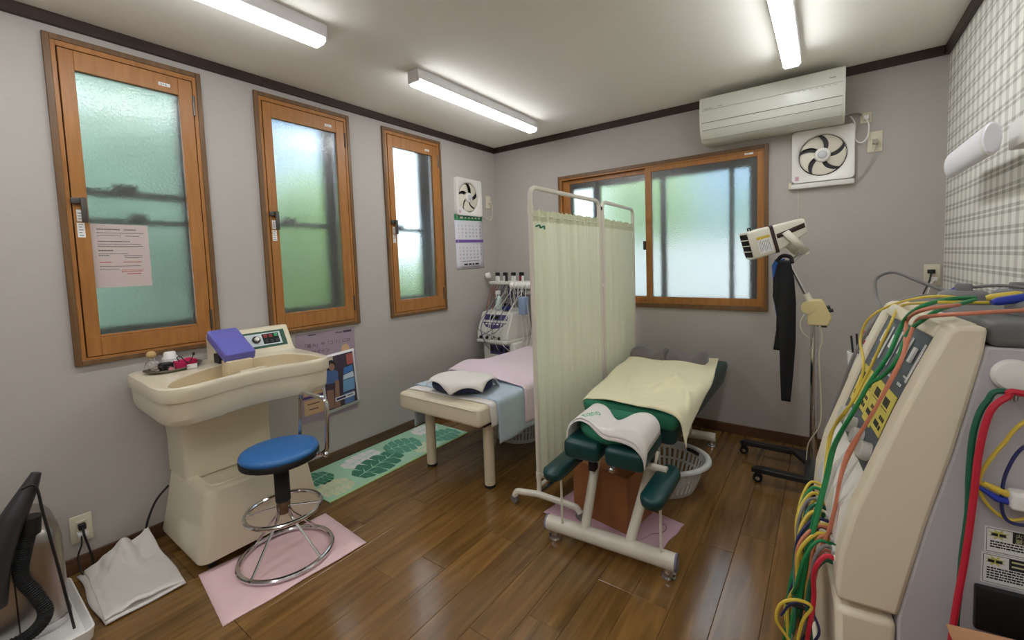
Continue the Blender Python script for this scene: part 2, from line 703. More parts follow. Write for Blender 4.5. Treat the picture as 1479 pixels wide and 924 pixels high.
FL = on_left_wall(0, 0, 0)
for k, (a, b) in enumerate(wins_left):
    base = (0, (a + b) / 2, WB)
    win = struct_empty('window_%d' % (k + 1), base)
    F0 = FL
    def P(mb, name, mt, parent=win, **kw):
        o = mb.build(name, mt, parent=parent, loc=base, **kw)
        return o
    mb = MB(); rect_frame(mb, a, b, WB, WTOP, 0.022, 0.022, 0.020, 0.024, 0.0, 0.018, F0)
    P(mb, 'casing', M_case, bevel=0.002)
    mb = MB(); rect_frame(mb, a + 0.018, b - 0.018, WB + 0.016, WTOP - 0.020, 0.019, 0.019, 0.016, 0.026, -0.10, 0.013, F0)
    P(mb, 'window_frame', M_win, bevel=0.0015)
    mb = MB(); rect_frame(mb, a + 0.034, b - 0.034, WB + 0.030, WTOP - 0.044, 0.012, 0.012, 0.012, 0.012, -0.02, 0.002, F0)
    P(mb, 'sash_gap_shade', M_gapshade, flat=True)  # dark strip carries the shade of the gap round the sash in its colour
    sa, sb, s0, s1 = a + 0.041, b - 0.041, WB + 0.034, WTOP - 0.050
    ga, gb, g0, g1 = a + 0.088, b - 0.098, 1.030, 2.183
    mb = MB().box(sa, ga, s0, s1, -0.012, 0.016, F0)
    st1 = P(mb, 'sash_stile', M_win, bevel=0.002)
    mb = MB().box(gb, sb, s0, s1, -0.012, 0.016, F0)
    P(mb, 'sash_stile', M_win, bevel=0.002)
    mb = MB().box(ga, gb, s0, g0 - 0.012, -0.012, 0.016, F0).box(ga, gb, g0 - 0.012, g0, -0.012, 0.011, F0)
    P(mb, 'sash_rail', M_win, bevel=0.002)
    mb = MB().box(ga, gb, g1, s1, -0.012, 0.016, F0)
    P(mb, 'sash_rail', M_win, bevel=0.002)
    mb = MB().box(ga, gb, g0, g1, -0.008, -0.003, F0)
    P(mb, 'pane', M_frost, flat=True)
    # lever handle on the near stile, hinges on the far one
    hz = 1.62
    mb = MB().rbox(a + 0.034, a + 0.082, hz - 0.012, hz + 0.016, 0.016, 0.030, 0.004, M=F0)
    mb.rbox(a + 0.062, a + 0.082, hz - 0.092, hz + 0.016, 0.030, 0.044, 0.005, M=F0)
    hd = P(mb, 'handle', M_handle)
    for hy in (s0 + 0.06, s1 - 0.17):
        mb = MB().tube([(b - 0.038, hy, 0.016), (b - 0.038, hy + 0.10, 0.016)], 0.006, 8, M=F0)
        P(mb, 'hinge', M_handle)
    mb = MB().box(a + 0.050, a + 0.072, hz - 0.085, hz - 0.035, 0.016, 0.0168, F0).box(a + 0.048, a + 0.072, hz - 0.155, hz - 0.092, 0.016, 0.0168, F0)
    P(mb, 'instruction_sticker', M_label, flat=True)
    mb = MB()
    for q in range(9):
        zz = hz - 0.148 + q * 0.012
        if abs(zz - (hz - 0.088)) > 0.006:
            mb.box(a + 0.053, a + 0.067 - 0.004 * (q % 2), zz, zz + 0.003, 0.0168, 0.0171, F0)
    P(mb, 'printed_line', M_grayink, flat=True)
    mb = MB().box(b - 0.175, b - 0.130, g1 + 0.026, g1 + 0.042, 0.016, 0.0167, F0)
    P(mb, 'maker_sticker', M_label, flat=True)
    mb = MB(); write(mb, 'LIXIL', 0.014, on_left_wall(0.0169, b - 0.171, g1 + 0.029))
    P(mb, 'lettering', M_ink, flat=True)
    # the older double-hung outer window behind the inner one
    oa, ob, o0, o1 = a + 0.048, b - 0.052, 1.015, 2.25
    right_w = (0.030, 0.075, 0.095)[k]
    mb = MB(); rect_frame(mb, oa - 0.02, ob, o0, o1, 0.030, right_w, 0.035, 0.03, -0.132, -0.095, F0)
    P(mb, 'outer_frame', M_alu, flat=True)
    mb = MB()
    if k == 0:
        mb.box(oa, ob, 1.665, 1.700, -0.125, -0.095, F0)
        mb.box(oa, ob, 1.536, 1.562, -0.110, -0.085, F0)
        mb.box(oa + 0.15, oa + 0.24, 1.700, 1.728, -0.118, -0.095, F0)
        mb.box(oa + 0.20, oa + 0.26, 1.562, 1.590, -0.108, -0.088, F0)
    else:
        mb.box(oa, ob, 1.562, 1.590, -0.125, -0.090, F0)
        mb.box(oa + 0.12, oa + 0.20, 1.590, 1.618, -0.118, -0.095, F0)
    P(mb, 'outer_meeting_rail', M_alu, flat=True)
    mb = MB().box(oa, ob, o0, o1, -0.116, -0.113, F0)
    P(mb, 'outer_pane', M_clear, flat=True)

# back sliding window
base = ((BX0 + BX1) / 2, 0, BZ0)
win = struct_empty('window_4', base)
FB = on_back_wall(0, 0, 0)
def P(mb, name, mt, parent=win, **kw):
    return mb.build(name, mt, parent=parent, loc=base, **kw)
mb = MB(); rect_frame(mb, BX0, BX1, BZ0, BZ1, 0.022, 0.026, 0.034, 0.026, 0.0, 0.018, FB)
P(mb, 'casing', M_case, bevel=0.002)
mb = MB(); rect_frame(mb, BX0 + 0.018, BX1 - 0.018, BZ0 + 0.028, BZ1 - 0.020, 0.016, 0.016, 0.014, 0.018, -0.10, 0.013, FB)
P(mb, 'window_frame', M_win, bevel=0.0015)
# rear (left) sash and front (right) sash
def sash(x0, x1, gx0, gx1, d0, d1):
    z0, z1, gz0, gz1 = BZ0 + 0.042, BZ1 - 0.038, 0.985, 1.953
    P(MB().box(x0, gx0, z0, z1, d0, d1, FB), 'sash_stile', M_win, bevel=0.002)
    P(MB().box(gx1, x1, z0, z1, d0, d1, FB), 'sash_stile', M_win, bevel=0.002)
    P(MB().box(gx0, gx1, z0, gz0, d0, d1, FB), 'sash_rail', M_win, bevel=0.002)
    P(MB().box(gx0, gx1, gz1, z1, d0, d1, FB), 'sash_rail', M_win, bevel=0.002)
    P(MB().box(gx0, gx1, gz0, gz1, (d0 + d1) / 2 - 0.002, (d0 + d1) / 2 + 0.003, FB), 'pane', M_frost, flat=True)
sash(BX0 + 0.034, 1.555, 0.826, 1.505, -0.040, -0.018)
sash(1.512, BX1 - 0.034, 1.560, 2.292, -0.012, 0.010)
P(MB().rbox(1.487, 1.505, 1.355, 1.425, -0.018, 0.004, 0.004, M=FB), 'latch', M_handle)
P(MB().box(2.214, 2.268, 1.972, 1.986, 0.010, 0.0107, FB), 'maker_sticker', M_label, flat=True)
mb = MB(); write(mb, 'LIXIL', 0.012, on_back_wall(2.219, -0.0109, 1.9745))
P(mb, 'lettering', M_ink, flat=True)
mb = MB(); rect_frame(mb, BX0 + 0.03, BX1 - 0.03, BZ0 + 0.03, 2.0, 0.05, 0.10, 0.045, 0.085, -0.135, -0.100, FB)
P(mb, 'outer_frame', M_alu, flat=True)
P(MB().box(1.005, 1.075, 0.94, 1.95, -0.120, -0.100, FB), 'outer_sash_stile', M_alu, flat=True)
P(MB().box(1.595, 1.640, 0.94, 1.93, -0.120, -0.100, FB), 'outer_sash_stile', M_alu, flat=True)
P(MB().box(2.098, 2.130, 0.94, 1.93, -0.120, -0.100, FB), 'outer_sash_stile', M_alu, flat=True)
P(MB().box(BX0 + 0.08, BX1 - 0.13, 0.975, 1.915, -0.114, -0.111, FB), 'outer_pane', M_clear, flat=True)

# ---------------------------------------------------------------- outside
M_soil = mat('outside ground', rgb(190, 190, 182), rough=0.95, var=0.15, vscale=3)
M_block = mat('pale rendered garden wall', rgb(226, 226, 222), rough=0.9, var=0.05, vscale=2)
M_leaf = mat('bright green leaves', rgb(188, 214, 150), rough=0.6, var=0.4, vscale=4, trans=0.5)
M_leaf2 = mat('blue green leaves', rgb(186, 210, 190), rough=0.6, var=0.4, vscale=4, trans=0.5)
M_bark = mat('bark', rgb(90, 76, 60), rough=0.9)
struct(MB().box(-9, 10, -12, 9, -0.45, -0.35).build('ground_outside', M_soil, flat=True))
struct(MB().box(-1.5, 6.5, 2.3, 2.45, -0.35, 1.50).build('wall_garden', M_block, flat=True))

M_skyscreen = mat('blue grey sky screen', rgb(150, 168, 190), rough=0.9)
struct(MB().box(-1.5, 8.0, 6.0, 6.3, -0.35, 5.5).build('wall_sky_screen_back', M_skyscreen, flat=True))  # added wall, hides the bright sky behind the sliding window
struct(MB().box(-5.0, -4.7, -4.5, 1.75, -0.35, 5.2).build('wall_sky_screen_side', M_skyscreen, flat=True))  # added wall, keeps bright sky out of the middle tall window

def bush(name, x, y, z0, rx, ry, rz, n, size, material, label, seed):
    """rounded mass of leaf blades around a short branched stem"""
    r = random.Random(seed)
    t = thing(name, label, 'shrub', (x, y, z0), group=None)
    mb = MB()
    for _ in range(n):
        while True:
            p = Vector((r.uniform(-1, 1), r.uniform(-1, 1), r.uniform(-1, 1)))
            if 0.45 < p.length < 1:
                break
        c = Vector((p.x * rx, p.y * ry, rz + p.z * rz + 0.15))
        R = Euler((r.uniform(-1, 1), r.uniform(-1, 1), r.uniform(0, 6.3))).to_matrix().to_4x4()
        s = size * r.uniform(0.6, 1.3)
        mb.add([(-s, 0, 0), (0, -s * 0.5, 0.1 * s), (s, 0, 0), (0, s * 0.5, 0.1 * s)], [(0, 1, 2, 3)], T(*c) @ R)
    o = mb.build('foliage', material, parent=t, flat=True)
    o['kind'] = 'stuff'
    tk = MB().tube([(0, 0, -0.05), (0.03, 0, rz * 0.5), (0, 0.04, rz)], [0.06, 0.05, 0.03], 8)
    for q in range(4):
        a = q * 1.6
        tk.tube([(0, 0, rz * 0.4), (math.cos(a) * rx * 0.5, math.sin(a) * ry * 0.5, rz * 1.1)], [0.03, 0.012], 6)
    tk.build('trunk', M_bark, parent=t)
    return t

bush('garden_shrub', -1.75, -2.35, -0.35, 0.72, 0.66, 1.75, 2600, 0.11, M_leaf2, 'tall blue green shrub outside the nearest tall window', 1)
bush('garden_shrub', -1.70, -0.95, -0.35, 0.62, 0.66, 1.28, 2000, 0.11, M_leaf, 'mid height green shrub outside the middle tall window', 2)
bush('garden_shrub', -1.90, 0.45, -0.35, 0.62, 0.66, 0.85, 1500, 0.11, M_leaf, 'low green shrub outside the tall window nearest the corner', 3)
bush('garden_shrub', 0.15, 3.55, -0.35, 0.95, 0.75, 2.0, 2600, 0.13, M_leaf, 'tall green shrub behind the pale garden wall outside the sliding window', 4)
bush('garden_shrub', 2.0, 3.55, -0.35, 0.80, 0.75, 1.25, 1800, 0.13, M_leaf2, 'lower green shrub behind the pale garden wall', 5)

# ---------------------------------------------------------------- ceiling lights
M_fix = mat('white light housing', rgb(225, 224, 226), rough=0.5)
M_lamp = emit_mat('lit diffuser', (0.97, 0.985, 1.0, 1), LAMP_STRENGTH)
def batten(x, y0, y1, label):
    t = thing('ceiling_light', label, 'light', (x, (y0 + y1) / 2, H), group='batten lights on the ceiling')
    L = (y1 - y0) / 2
    MB().rbox(-0.045, 0.045, -L, L, -0.060, 0, 0.006).build('housing', M_fix, parent=t)
    mb = MB()
    pr = [(-0.040, -0.058), (-0.040, -0.074), (-0.030, -0.086), (0.030, -0.086), (0.040, -0.074), (0.040, -0.058)]
    ring = lambda yy: [(px, yy, pz) for px, pz in pr]
    mb.loft([ring(-L + 0.006), ring(L - 0.006)])
    mb.build('diffuser', M_lamp, parent=t)
    for s in (-1, 1):
        MB().rbox(-0.044, 0.044, s * L - 0.006, s * L + 0.006, -0.074, -0.002, 0.004).build('end_cap', M_fix, parent=t)
    return t
batten(0.755, -1.625, -0.43, 'lit batten ceiling light near the corner, fully in view above the tall windows')
batten(0.765, -3.36, -2.17, 'lit batten ceiling light above the sink unit, partly cut off by the frame')
batten(2.515, -1.66, -0.47, 'lit batten ceiling light in front of the air conditioner')
batten(2.515, -4.2, -3.0, 'lit batten ceiling light above and behind the camera by the plaid wall')
batten(0.765, -4.75, -3.56, 'added unseen batten fill light on the window side behind the camera')  # unseen, added to brighten the room from behind
batten(2.515, -5.6, -4.41, 'added unseen batten fill light farthest back by the plaid wall')  # also added out of view, fills surfaces that face the rear

# ================================================================ LEFT SIDE OF THE ROOM
M_cream = mat('cream gloss plastic', rgb(226, 217, 192), rough=0.28, coat=0.25, bump=0.05, bscale=300)
M_cream2 = mat('cream basin lining', rgb(216, 200, 166), rough=0.3, coat=0.2)
M_black = mat('black plastic', rgb(24, 24, 26), rough=0.45)
M_rubber = mat('black rubber', rgb(26, 26, 27), rough=0.7)
M_green_p = mat('dark green panel print', rgb(20, 78, 54), rough=0.4)
M_lcd = mat('dark display window', rgb(22, 36, 34), rough=0.2)
M_redled = mat('dim red digits', rgb(130, 26, 30), rough=0.4)
M_greenled = mat('green button', rgb(44, 150, 100), rough=0.4)
M_violet = mat('violet vinyl', rgb(104, 104, 190), rough=0.42, bump=0.06, bscale=400)
M_chrome = mat('chrome', rgb(215, 215, 218), rough=0.12, metal=1.0)
M_bluevinyl = mat('blue vinyl', rgb(48, 110, 176), rough=0.38, bump=0.06, bscale=350)
M_steel = mat('brushed steel', rgb(180, 176, 172), rough=0.3, metal=1.0, bump=0.1, bscale=60, stretch=(1, 1, 30))
M_white = mat('white plastic', rgb(236, 235, 232), rough=0.4)
M_offwhite = mat('aged white plastic', rgb(222, 214, 192), rough=0.45)
M_terry = mat('white terry cloth', rgb(240, 236, 232), rough=0.95, bump=0.9, bscale=420, sheen=0.3, var=0.04, vscale=30)
M_pinkterry = mat('pink terry cloth', rgb(246, 210, 213), rough=0.95, bump=0.7, bscale=420, sheen=0.3, var=0.04, vscale=20)

def resample(ctrl, centre, n=80):
    """closed smooth outline through the control points, one point per equal angle about the centre"""
    dense = smooth_path([(x, y, 0) for x, y in ctrl], 14, closed=True)
    pol = sorted(((math.atan2(p.y - centre[1], p.x - centre[0]), math.hypot(p.x - centre[0], p.y - centre[1])) for p in dense))
    out = []
    for k in range(n):
        a = -PI + 2 * PI * (k + 0.5) / n
        for i in range(len(pol)):
            a0, r0 = pol[i - 1]
            a1, r1 = pol[i]
            if i == 0:
                a0 -= 2 * PI
            if a0 <= a <= a1:
                t = (a - a0) / max(a1 - a0, 1e-9)
                r = r0 + (r1 - r0) * t
                break
        else:
            a0, r0 = pol[-1]
            r = r0
        out.append((centre[0] + r * math.cos(a), centre[1] + r * math.sin(a)))
    return out

# ---- arm bath (sink-like hydrotherapy unit)
SB = (0.03, -2.45, 0.0)
sink = thing('arm_bath_unit', 'cream pedestal arm bath basin unit standing against the window wall', 'basin', SB)
cen = (0.36, -2.45)
outer_c = [(0.017, -2.785), (0.017, -2.79), (0.10, -2.795), (0.30, -2.80), (0.48, -2.805), (0.56, -2.785), (0.592, -2.73), (0.588, -2.66), (0.562, -2.57),
           (0.545, -2.47), (0.558, -2.37), (0.588, -2.28), (0.606, -2.215), (0.600, -2.155), (0.555, -2.115), (0.45, -2.098), (0.25, -2.085), (0.10, -2.08), (0.017, -2.078), (0.016, -2.085), (0.016, -2.3), (0.016, -2.6)]
inner_c = [(0.545, -2.755), (0.47, -2.755), (0.37, -2.69), (0.28, -2.58), (0.235, -2.47), (0.215, -2.33), (0.235, -2.22), (0.32, -2.165), (0.45, -2.145), (0.545, -2.15), (0.572, -2.205),
           (0.555, -2.285), (0.525, -2.37), (0.512, -2.47), (0.53, -2.57), (0.556, -2.665), (0.562, -2.725)]
OUT = resample(outer_c, cen)
INN = resample(inner_c, (0.40, -2.45))
def sc(poly, s, c, dx=0.0):
    return [(max(0.016, c[0] + dx + (x - c[0]) * s[0]), c[1] + (y - c[1]) * s[1]) for x, y in poly]
def ring3(poly, z):
    return [(x, y, z) for x, y in poly]
mb = MB()
tilt = lambda x, z: z
rings = [ring3(sc(OUT, (0.60, 0.62), cen, -0.07), 0.645), ring3(sc(OUT, (0.86, 0.86), cen, -0.025), 0.668), ring3(sc(OUT, (0.925, 0.935), cen, -0.008), 0.680), ring3(sc(OUT, (0.955, 0.962), cen), 0.705),
         ring3(sc(OUT, (0.960, 0.970), cen), 0.745), ring3(sc(OUT, (0.966, 0.974), cen), 0.787)]
mb.loft(rings, caps=False)
mb.add(rings[0], [tuple(range(len(rings[0]) - 1, -1, -1))])
mb.build('basin', M_cream, parent=sink, loc=SB, sharp=28)
mb = MB()
rings = [ring3(sc(OUT, (0.960, 0.970), cen), 0.781), ring3(sc(OUT, (0.994, 0.995), cen), 0.780), ring3(sc(OUT, (1.0, 1.0), cen), 0.785), ring3(OUT, 0.824), ring3(sc(OUT, (0.99, 0.992), cen), 0.836),
         ring3(sc(OUT, (0.975, 0.98), cen), 0.839), ring3(sc(INN, (1.03, 1.02), (0.40, -2.45)), 0.839), ring3(INN, 0.833)]
mb.loft(rings, caps=False)
mb.build('basin_rim', M_cream, parent=sink, loc=SB, sharp=40)
mb = MB()
rings = [ring3(INN, 0.834), ring3(sc(INN, (0.97, 0.98), (0.40, -2.45)), 0.80), ring3(sc(INN, (0.93, 0.95), (0.40, -2.45)), 0.74), ring3(sc(INN, (0.80, 0.85), (0.40, -2.45)), 0.715)]
mb.loft(rings, caps=False)
mb.add(rings[-1], [tuple(range(len(rings[-1])))])
mb.build('basin_lining', M_cream2, parent=sink, loc=SB, sharp=60)
mb = MB().lathe([(0.0, 0.0), (0.014, 0.0), (0.014, 0.006), (0.0, 0.008)], 16, M=T(0.47, -2.62, 0.722), caps=False)
mb.build('drain_plug', mat('rust brown metal', rgb(150, 84, 52), rough=0.5, metal=0.4), parent=sink, loc=SB)
MB().rbox(0.500, 0.512, -2.505, -2.395, 0.834, 0.844, 0.003).build('overflow_strip', M_offwhite, parent=sink, loc=SB)

def rr(x0, x1, y0, y1, r, z, n=6):
    out = []
    for cx, cy, a0 in ((x1 - r, y1 - r, 0), (x0 + r, y1 - r, PI / 2), (x0 + r, y0 + r, PI), (x1 - r, y0 + r, 1.5 * PI)):
        for k in range(n + 1):
            a = a0 + PI / 2 * k / n
            out.append((cx + r * math.cos(a), cy + r * math.sin(a), z))
    return out
mb = MB()
mb.loft([rr(0.016, 0.272, -2.668, -2.292, 0.03, 0.334), rr(0.016, 0.272, -2.668, -2.292, 0.03, 0.50),
         rr(0.016, 0.282, -2.674, -2.292, 0.03, 0.60), rr(0.016, 0.32, -2.69, -2.275, 0.04, 0.665)])
mb.build('pedestal', M_cream, parent=sink, loc=SB, sharp=40)
mb = MB()
mb.loft([rr(0.016, 0.525, -2.715, -2.180, 0.04, 0.048), rr(0.016, 0.530, -2.718, -2.178, 0.045, 0.060), rr(0.016, 0.514, -2.690, -2.200, 0.05, 0.20), rr(0.016, 0.504, -2.670, -2.218, 0.05, 0.320),
         rr(0.018, 0.499, -2.664, -2.222, 0.048, 0.334), rr(0.022, 0.488, -2.655, -2.232, 0.045, 0.342), rr(0.03, 0.474, -2.645, -2.245, 0.04, 0.3445), rr(0.052, 0.460, -2.634, -2.256, 0.035, 0.3445), rr(0.055, 0.457, -2.631, -2.259, 0.033, 0.350), rr(0.062, 0.450, -2.626, -2.264, 0.03, 0.350),
         rr(0.065, 0.447, -2.623, -2.267, 0.03, 0.345), rr(0.072, 0.440, -2.616, -2.274, 0.025, 0.330), rr(0.08, 0.432, -2.61, -2.28, 0.02, 0.329)])
mb.build('plinth', M_cream, parent=sink, loc=SB, sharp=32)
for cx, cy in ((0.10, -2.64), (0.47, -2.66), (0.10, -2.25), (0.47, -2.235)):
    mb = MB().tube([(cx, cy - 0.013, 0.022), (cx, cy + 0.013, 0.022)], 0.022, 14).box(cx - 0.012, cx + 0.012, cy - 0.018, cy + 0.018, 0.036, 0.05)
    mb.build('caster', M_black, parent=sink, loc=SB)
# control console with slanted face
cx_prof = [(0.016, 0.836), (0.016, 0.965), (0.024, 0.972), (0.062, 0.972), (0.072, 0.966), (0.140, 0.848), (0.160, 0.836)]
mb = MB()
r0 = [(x, -2.470, z) for x, z in cx_prof]
r1 = [(x, -2.083, z) for x, z in cx_prof]
r0b = [(0.016 + (x - 0.016) * 0.96, -2.455, 0.836 + (z - 0.836) * 0.985) for x, z in cx_prof]
mb.loft([r0, r1])
mb.build('console', M_cream, parent=sink, loc=SB, bevel=0.006)
# print on the slanted face: local x along +y, local y up the slope
sl = Vector((0.072 - 0.140, 0, 0.966 - 0.848)).normalized()
nn = Vector((sl.z, 0, -sl.x))
base_p = Vector((0.140, -2.43, 0.848)) + nn * 0.0005
CM = Matrix(((0, sl.x, nn.x, base_p.x), (1, 0, 0, base_p.y), (0, sl.z, nn.z, base_p.z), (0, 0, 0, 1)))
MB().box(0.02, 0.318, 0.020, 0.118, 0, 0.001, CM).build('panel_plate', M_green_p, parent=sink, loc=SB, flat=True)
MB().rbox(0.035, 0.293, 0.033, 0.107, 0.0005, 0.0018, 0.0005, 1, CM).build('panel_face', mat('pale grey panel face', rgb(206, 216, 220), rough=0.4), parent=sink, loc=SB)
MB().box(0.196, 0.282, 0.040, 0.101, 0.0015, 0.0024, CM).build('display', M_lcd, parent=sink, loc=SB, flat=True)
mb = MB()
for q in range(2):
    mb.rbox(0.203 + q * 0.027, 0.223 + q * 0.027, 0.076, 0.097, 0.002, 0.005, 0.001, 1, CM)
mb.build('indicator', M_redled, parent=sink, loc=SB)
MB().rbox(0.258, 0.276, 0.078, 0.097, 0.002, 0.006, 0.001, 1, CM).build('indicator', M_greenled, parent=sink, loc=SB)
mb = MB()
for q in range(3):
    mb.rbox(0.204 + q * 0.027, 0.222 + q * 0.027, 0.046, 0.064, 0.002, 0.005, 0.001, 1, CM)
mb.build('key_button', M_black, parent=sink, loc=SB)
MB().lathe([(0.0, 0), (0.021, 0), (0.021, 0.006), (0.0, 0.007)], 24, M=CM @ T(0.163, 0.072, 0.001), caps=False).build('dial', M_black, parent=sink, loc=SB)
MB().lathe([(0.0, 0), (0.012, 0), (0.011, 0.014), (0.0, 0.015)], 20, M=CM @ T(0.163, 0.072, 0.006), caps=False).build('dial', M_white, parent=sink, loc=SB)
# arm pad on a support block, blackened for the shaded gap beneath
padM = T(0.245, -2.438, 0.933) @ Ry(math.atan2(0.095, 0.195))
MB().rbox(-0.118, 0.118, -0.066, 0.066, -0.030, 0.022, 0.010, 3, padM).build('arm_pad', M_violet, parent=sink, loc=SB)
MB().box(0.15, 0.22, -2.485, -2.40, 0.835, 0.885).build('pad_shade_block', M_black, parent=sink, loc=SB, bevel=0.003)
mb = MB().rbox(0.285, 0.372, -2.50, -2.395, 0.77, 0.868, 0.005)
mb.build('drip_cup', M_cream2, parent=sink, loc=SB)
# power cord from the back of the plinth down to the floor
cd = MB().tube(smooth_path([(0.05, -2.68, 0.26), (0.05, -2.73, 0.21), (0.045, -2.765, 0.13), (0.04, -2.785, 0.05), (0.04, -2.82, 0.006), (0.05, -2.95, 0.006)], 8), 0.005, 8)
cd.build('power_cord', M_rubber, parent=sink, loc=SB)

# ---- steel tray with small bottles
TR = (0.130, -2.640, 0.8395)
tray = thing('oval_steel_tray', 'oval stainless tray of small bottles on the arm bath deck', 'tray', TR, rotz=math.radians(-62))
mb = MB()
pr = [(0.0, 0.001), (0.80, 0.001), (0.88, 0.004), (0.97, 0.013), (1.0, 0.014), (1.0, 0.0155), (0.96, 0.015), (0.87, 0.006), (0.80, 0.003), (0.0, 0.003)]
mb.loft([[(0.128 * r * math.cos(2 * PI * k / 40), 0.090 * r * math.sin(2 * PI * k / 40), z) for k in range(40)] for r, z in pr[1:-1]], caps=True)
mb.build('dish', mat('dull tray steel', rgb(190, 186, 180), rough=0.25, metal=1.0), parent=tray)
def small(name, label, cat, x, y, z=0.8425, group=None):
    return thing(name, label, cat, (x, y, z), group=group)
M_glassw = glass_mat('clear bottle glass', 0.02)
t = small('glass_bottle', 'squat clear glass bottle with a round wooden ball stopper on the steel tray', 'bottle', 0.115, -2.716)
MB().lathe([(0, 0), (0.024, 0), (0.026, 0.004), (0.028, 0.03), (0.022, 0.044), (0.011, 0.052), (0.011, 0.066), (0.009, 0.066), (0.009, 0.052), (0.02, 0.042), (0.025, 0.03), (0.023, 0.006), (0, 0.005)], 24, caps=False).build('body', M_glassw, parent=t)
MB().ball(0.019, 0.019, 0.017, T(0, 0, 0.079)).build('stopper', mat('pale wood ball', rgb(196, 164, 112), rough=0.6), parent=t)
t = small('ointment_jar', 'white lidded ointment jar with a blue band on the steel tray', 'jar', 0.075, -2.638)
MB().lathe([(0, 0), (0.030, 0), (0.031, 0.004), (0.031, 0.034), (0.026, 0.042)], 28).build('body', M_white, parent=t)
MB().lathe([(0.0313, 0.020), (0.0315, 0.020), (0.0315, 0.028), (0.0313, 0.028)], 28, caps=False).build('label_band', mat('blue band', rgb(40, 70, 150), rough=0.5), parent=t)
MB().lathe([(0, 0.040), (0.032, 0.040), (0.030, 0.048), (0.024, 0.056), (0.023, 0.070), (0.020, 0.074), (0, 0.074)], 28, caps=False).build('lid', M_white, parent=t)
t = small('black_case', 'small black zipped case behind the pink pouch on the tray', 'case', 0.118, -2.662)
MB().rbox(-0.022, 0.022, -0.028, 0.020, 0, 0.032, 0.006).build('body', M_black, parent=t)
MB().tube([(-0.02, -0.0285, 0.018), (0.02, -0.0285, 0.018)], 0.0015, 6).build('zip', M_steel, parent=t)
t = small('lip_balm_pot', 'tiny pink capped pot at the front edge of the tray', 'pot', 0.182, -2.668)
MB().tube([(-0.016, 0, 0.011), (0.010, 0, 0.011)], 0.011, 16).build('body', M_black, parent=t)
MB().tube([(0.010, 0, 0.011), (0.014, 0, 0.011)], 0.0095, 16).build('cap', mat('dusky pink cap', rgb(206, 130, 136), rough=0.5), parent=t)
t = small('drawstring_pouch', 'bright pink open pouch with black cord and a white tag', 'pouch', 0.172, -2.607)
mb = MB()
def pouch(u, v):
    a = 2 * PI * u
    rx, ry = 0.026 + 0.006 * v, 0.038 + 0.006 * v + 0.003 * math.sin(5 * a)
    return (rx * math.cos(a), ry * math.sin(a), 0.001 + 0.038 * v + 0.004 * math.sin(3 * a) * v)
mb.grid(pouch, 32, 5)
mb.add([pouch(k / 32, 0) for k in range(32)], [tuple(range(31, -1, -1))])
mb.build('body', mat('bright pink felt', rgb(196, 34, 88), rough=0.9), parent=t, solid=0.0015)
mb = MB().tube(smooth_path([(0.030, -0.030, 0.040), (0.036, -0.040, 0.060), (0.034, -0.026, 0.062), (0.036, 0.0, 0.028), (0.034, 0.018, 0.050), (0.030, 0.026, 0.066)], 8), 0.0022, 8)
mb.ball(0.006, 0.006, 0.008, T(0.030, 0.026, 0.066))
mb.build('cord', M_black, parent=t)
MB().box(0.036, 0.037, -0.006, 0.034, 0.004, 0.026, M=Ry(0.15)).build('tag', M_label, parent=t, flat=True)

# ---- round blue stool with low chrome back
ST = (0.692, -2.443, 0.0085)
stool = thing('round_stool', 'round blue vinyl stool with chrome rings and low back hoop', 'stool', ST)
circ = lambda r, z, n=48: [(r * math.cos(2 * PI * k / n), r * math.sin(2 * PI * k / n), z) for k in range(n)]
MB().lathe([(0, 0.462), (0.140, 0.462), (0.152, 0.470), (0.157, 0.482), (0.152, 0.493), (0.135, 0.499), (0.08, 0.503), (0, 0.504)], 48, caps=False).build('seat', M_bluevinyl, parent=stool, sharp=50)
MB().lathe([(0.150, 0.448), (0.157, 0.450), (0.1585, 0.468), (0.156, 0.474), (0.150, 0.474)], 48, caps=False).build('seat_band', M_black, parent=stool)
MB().lathe([(0, 0.446), (0.15, 0.446), (0.15, 0.462), (0, 0.462)], 32, caps=False).build('seat_pan', M_black, parent=stool)
pr = [(0.0, 0.255)]
for q in range(22):
    z = 0.255 + q * 0.0086
    pr += [(0.029, z), (0.031, z + 0.003), (0.029, z + 0.007)]
pr += [(0.029, 0.448), (0.0, 0.448)]
MB().lathe(pr, 20, caps=False).build('threaded_column', M_rubber, parent=stool, sharp=20)
MB().lathe([(0, 0.20), (0.026, 0.20), (0.028, 0.205), (0.028, 0.25), (0.024, 0.258), (0, 0.258)], 20, caps=False).build('hub', mat('bronze hub', rgb(128, 104, 84), rough=0.3, metal=0.8), parent=stool)
MB().tube(circ(0.186, 0.011), 0.0105, 10, closed=True).build('floor_ring', M_chrome, parent=stool)
MB().tube(circ(0.150, 0.216), 0.0095, 10, closed=True).build('foot_ring', M_chrome, parent=stool)
for q in range(4):
    a = q * PI / 2 + 0.35
    MB().tube(fillet([(0.022 * math.cos(a), 0.022 * math.sin(a), 0.235), (0.036 * math.cos(a), 0.036 * math.sin(a), 0.185), (0.184 * math.cos(a), 0.184 * math.sin(a), 0.013)], 0.03), 0.0062, 8).build('leg', M_chrome, parent=stool)
for q in range(2):
    a = q * PI + 0.95
    MB().tube([(0.026 * math.cos(a), 0.026 * math.sin(a), 0.226), (0.149 * math.cos(a), 0.149 * math.sin(a), 0.216)], 0.005, 8).build('spoke', M_chrome, parent=stool)
hoop = fillet([(-0.10, 0.09, 0.440), (-0.115, 0.145, 0.440), (-0.118, 0.165, 0.690), (0.118, 0.165, 0.690), (0.118, 0.150, 0.440), (0.07, 0.10, 0.440)], 0.045, 6)
MB().tube(hoop, 0.0095, 10).build('back_hoop', M_chrome, parent=stool)
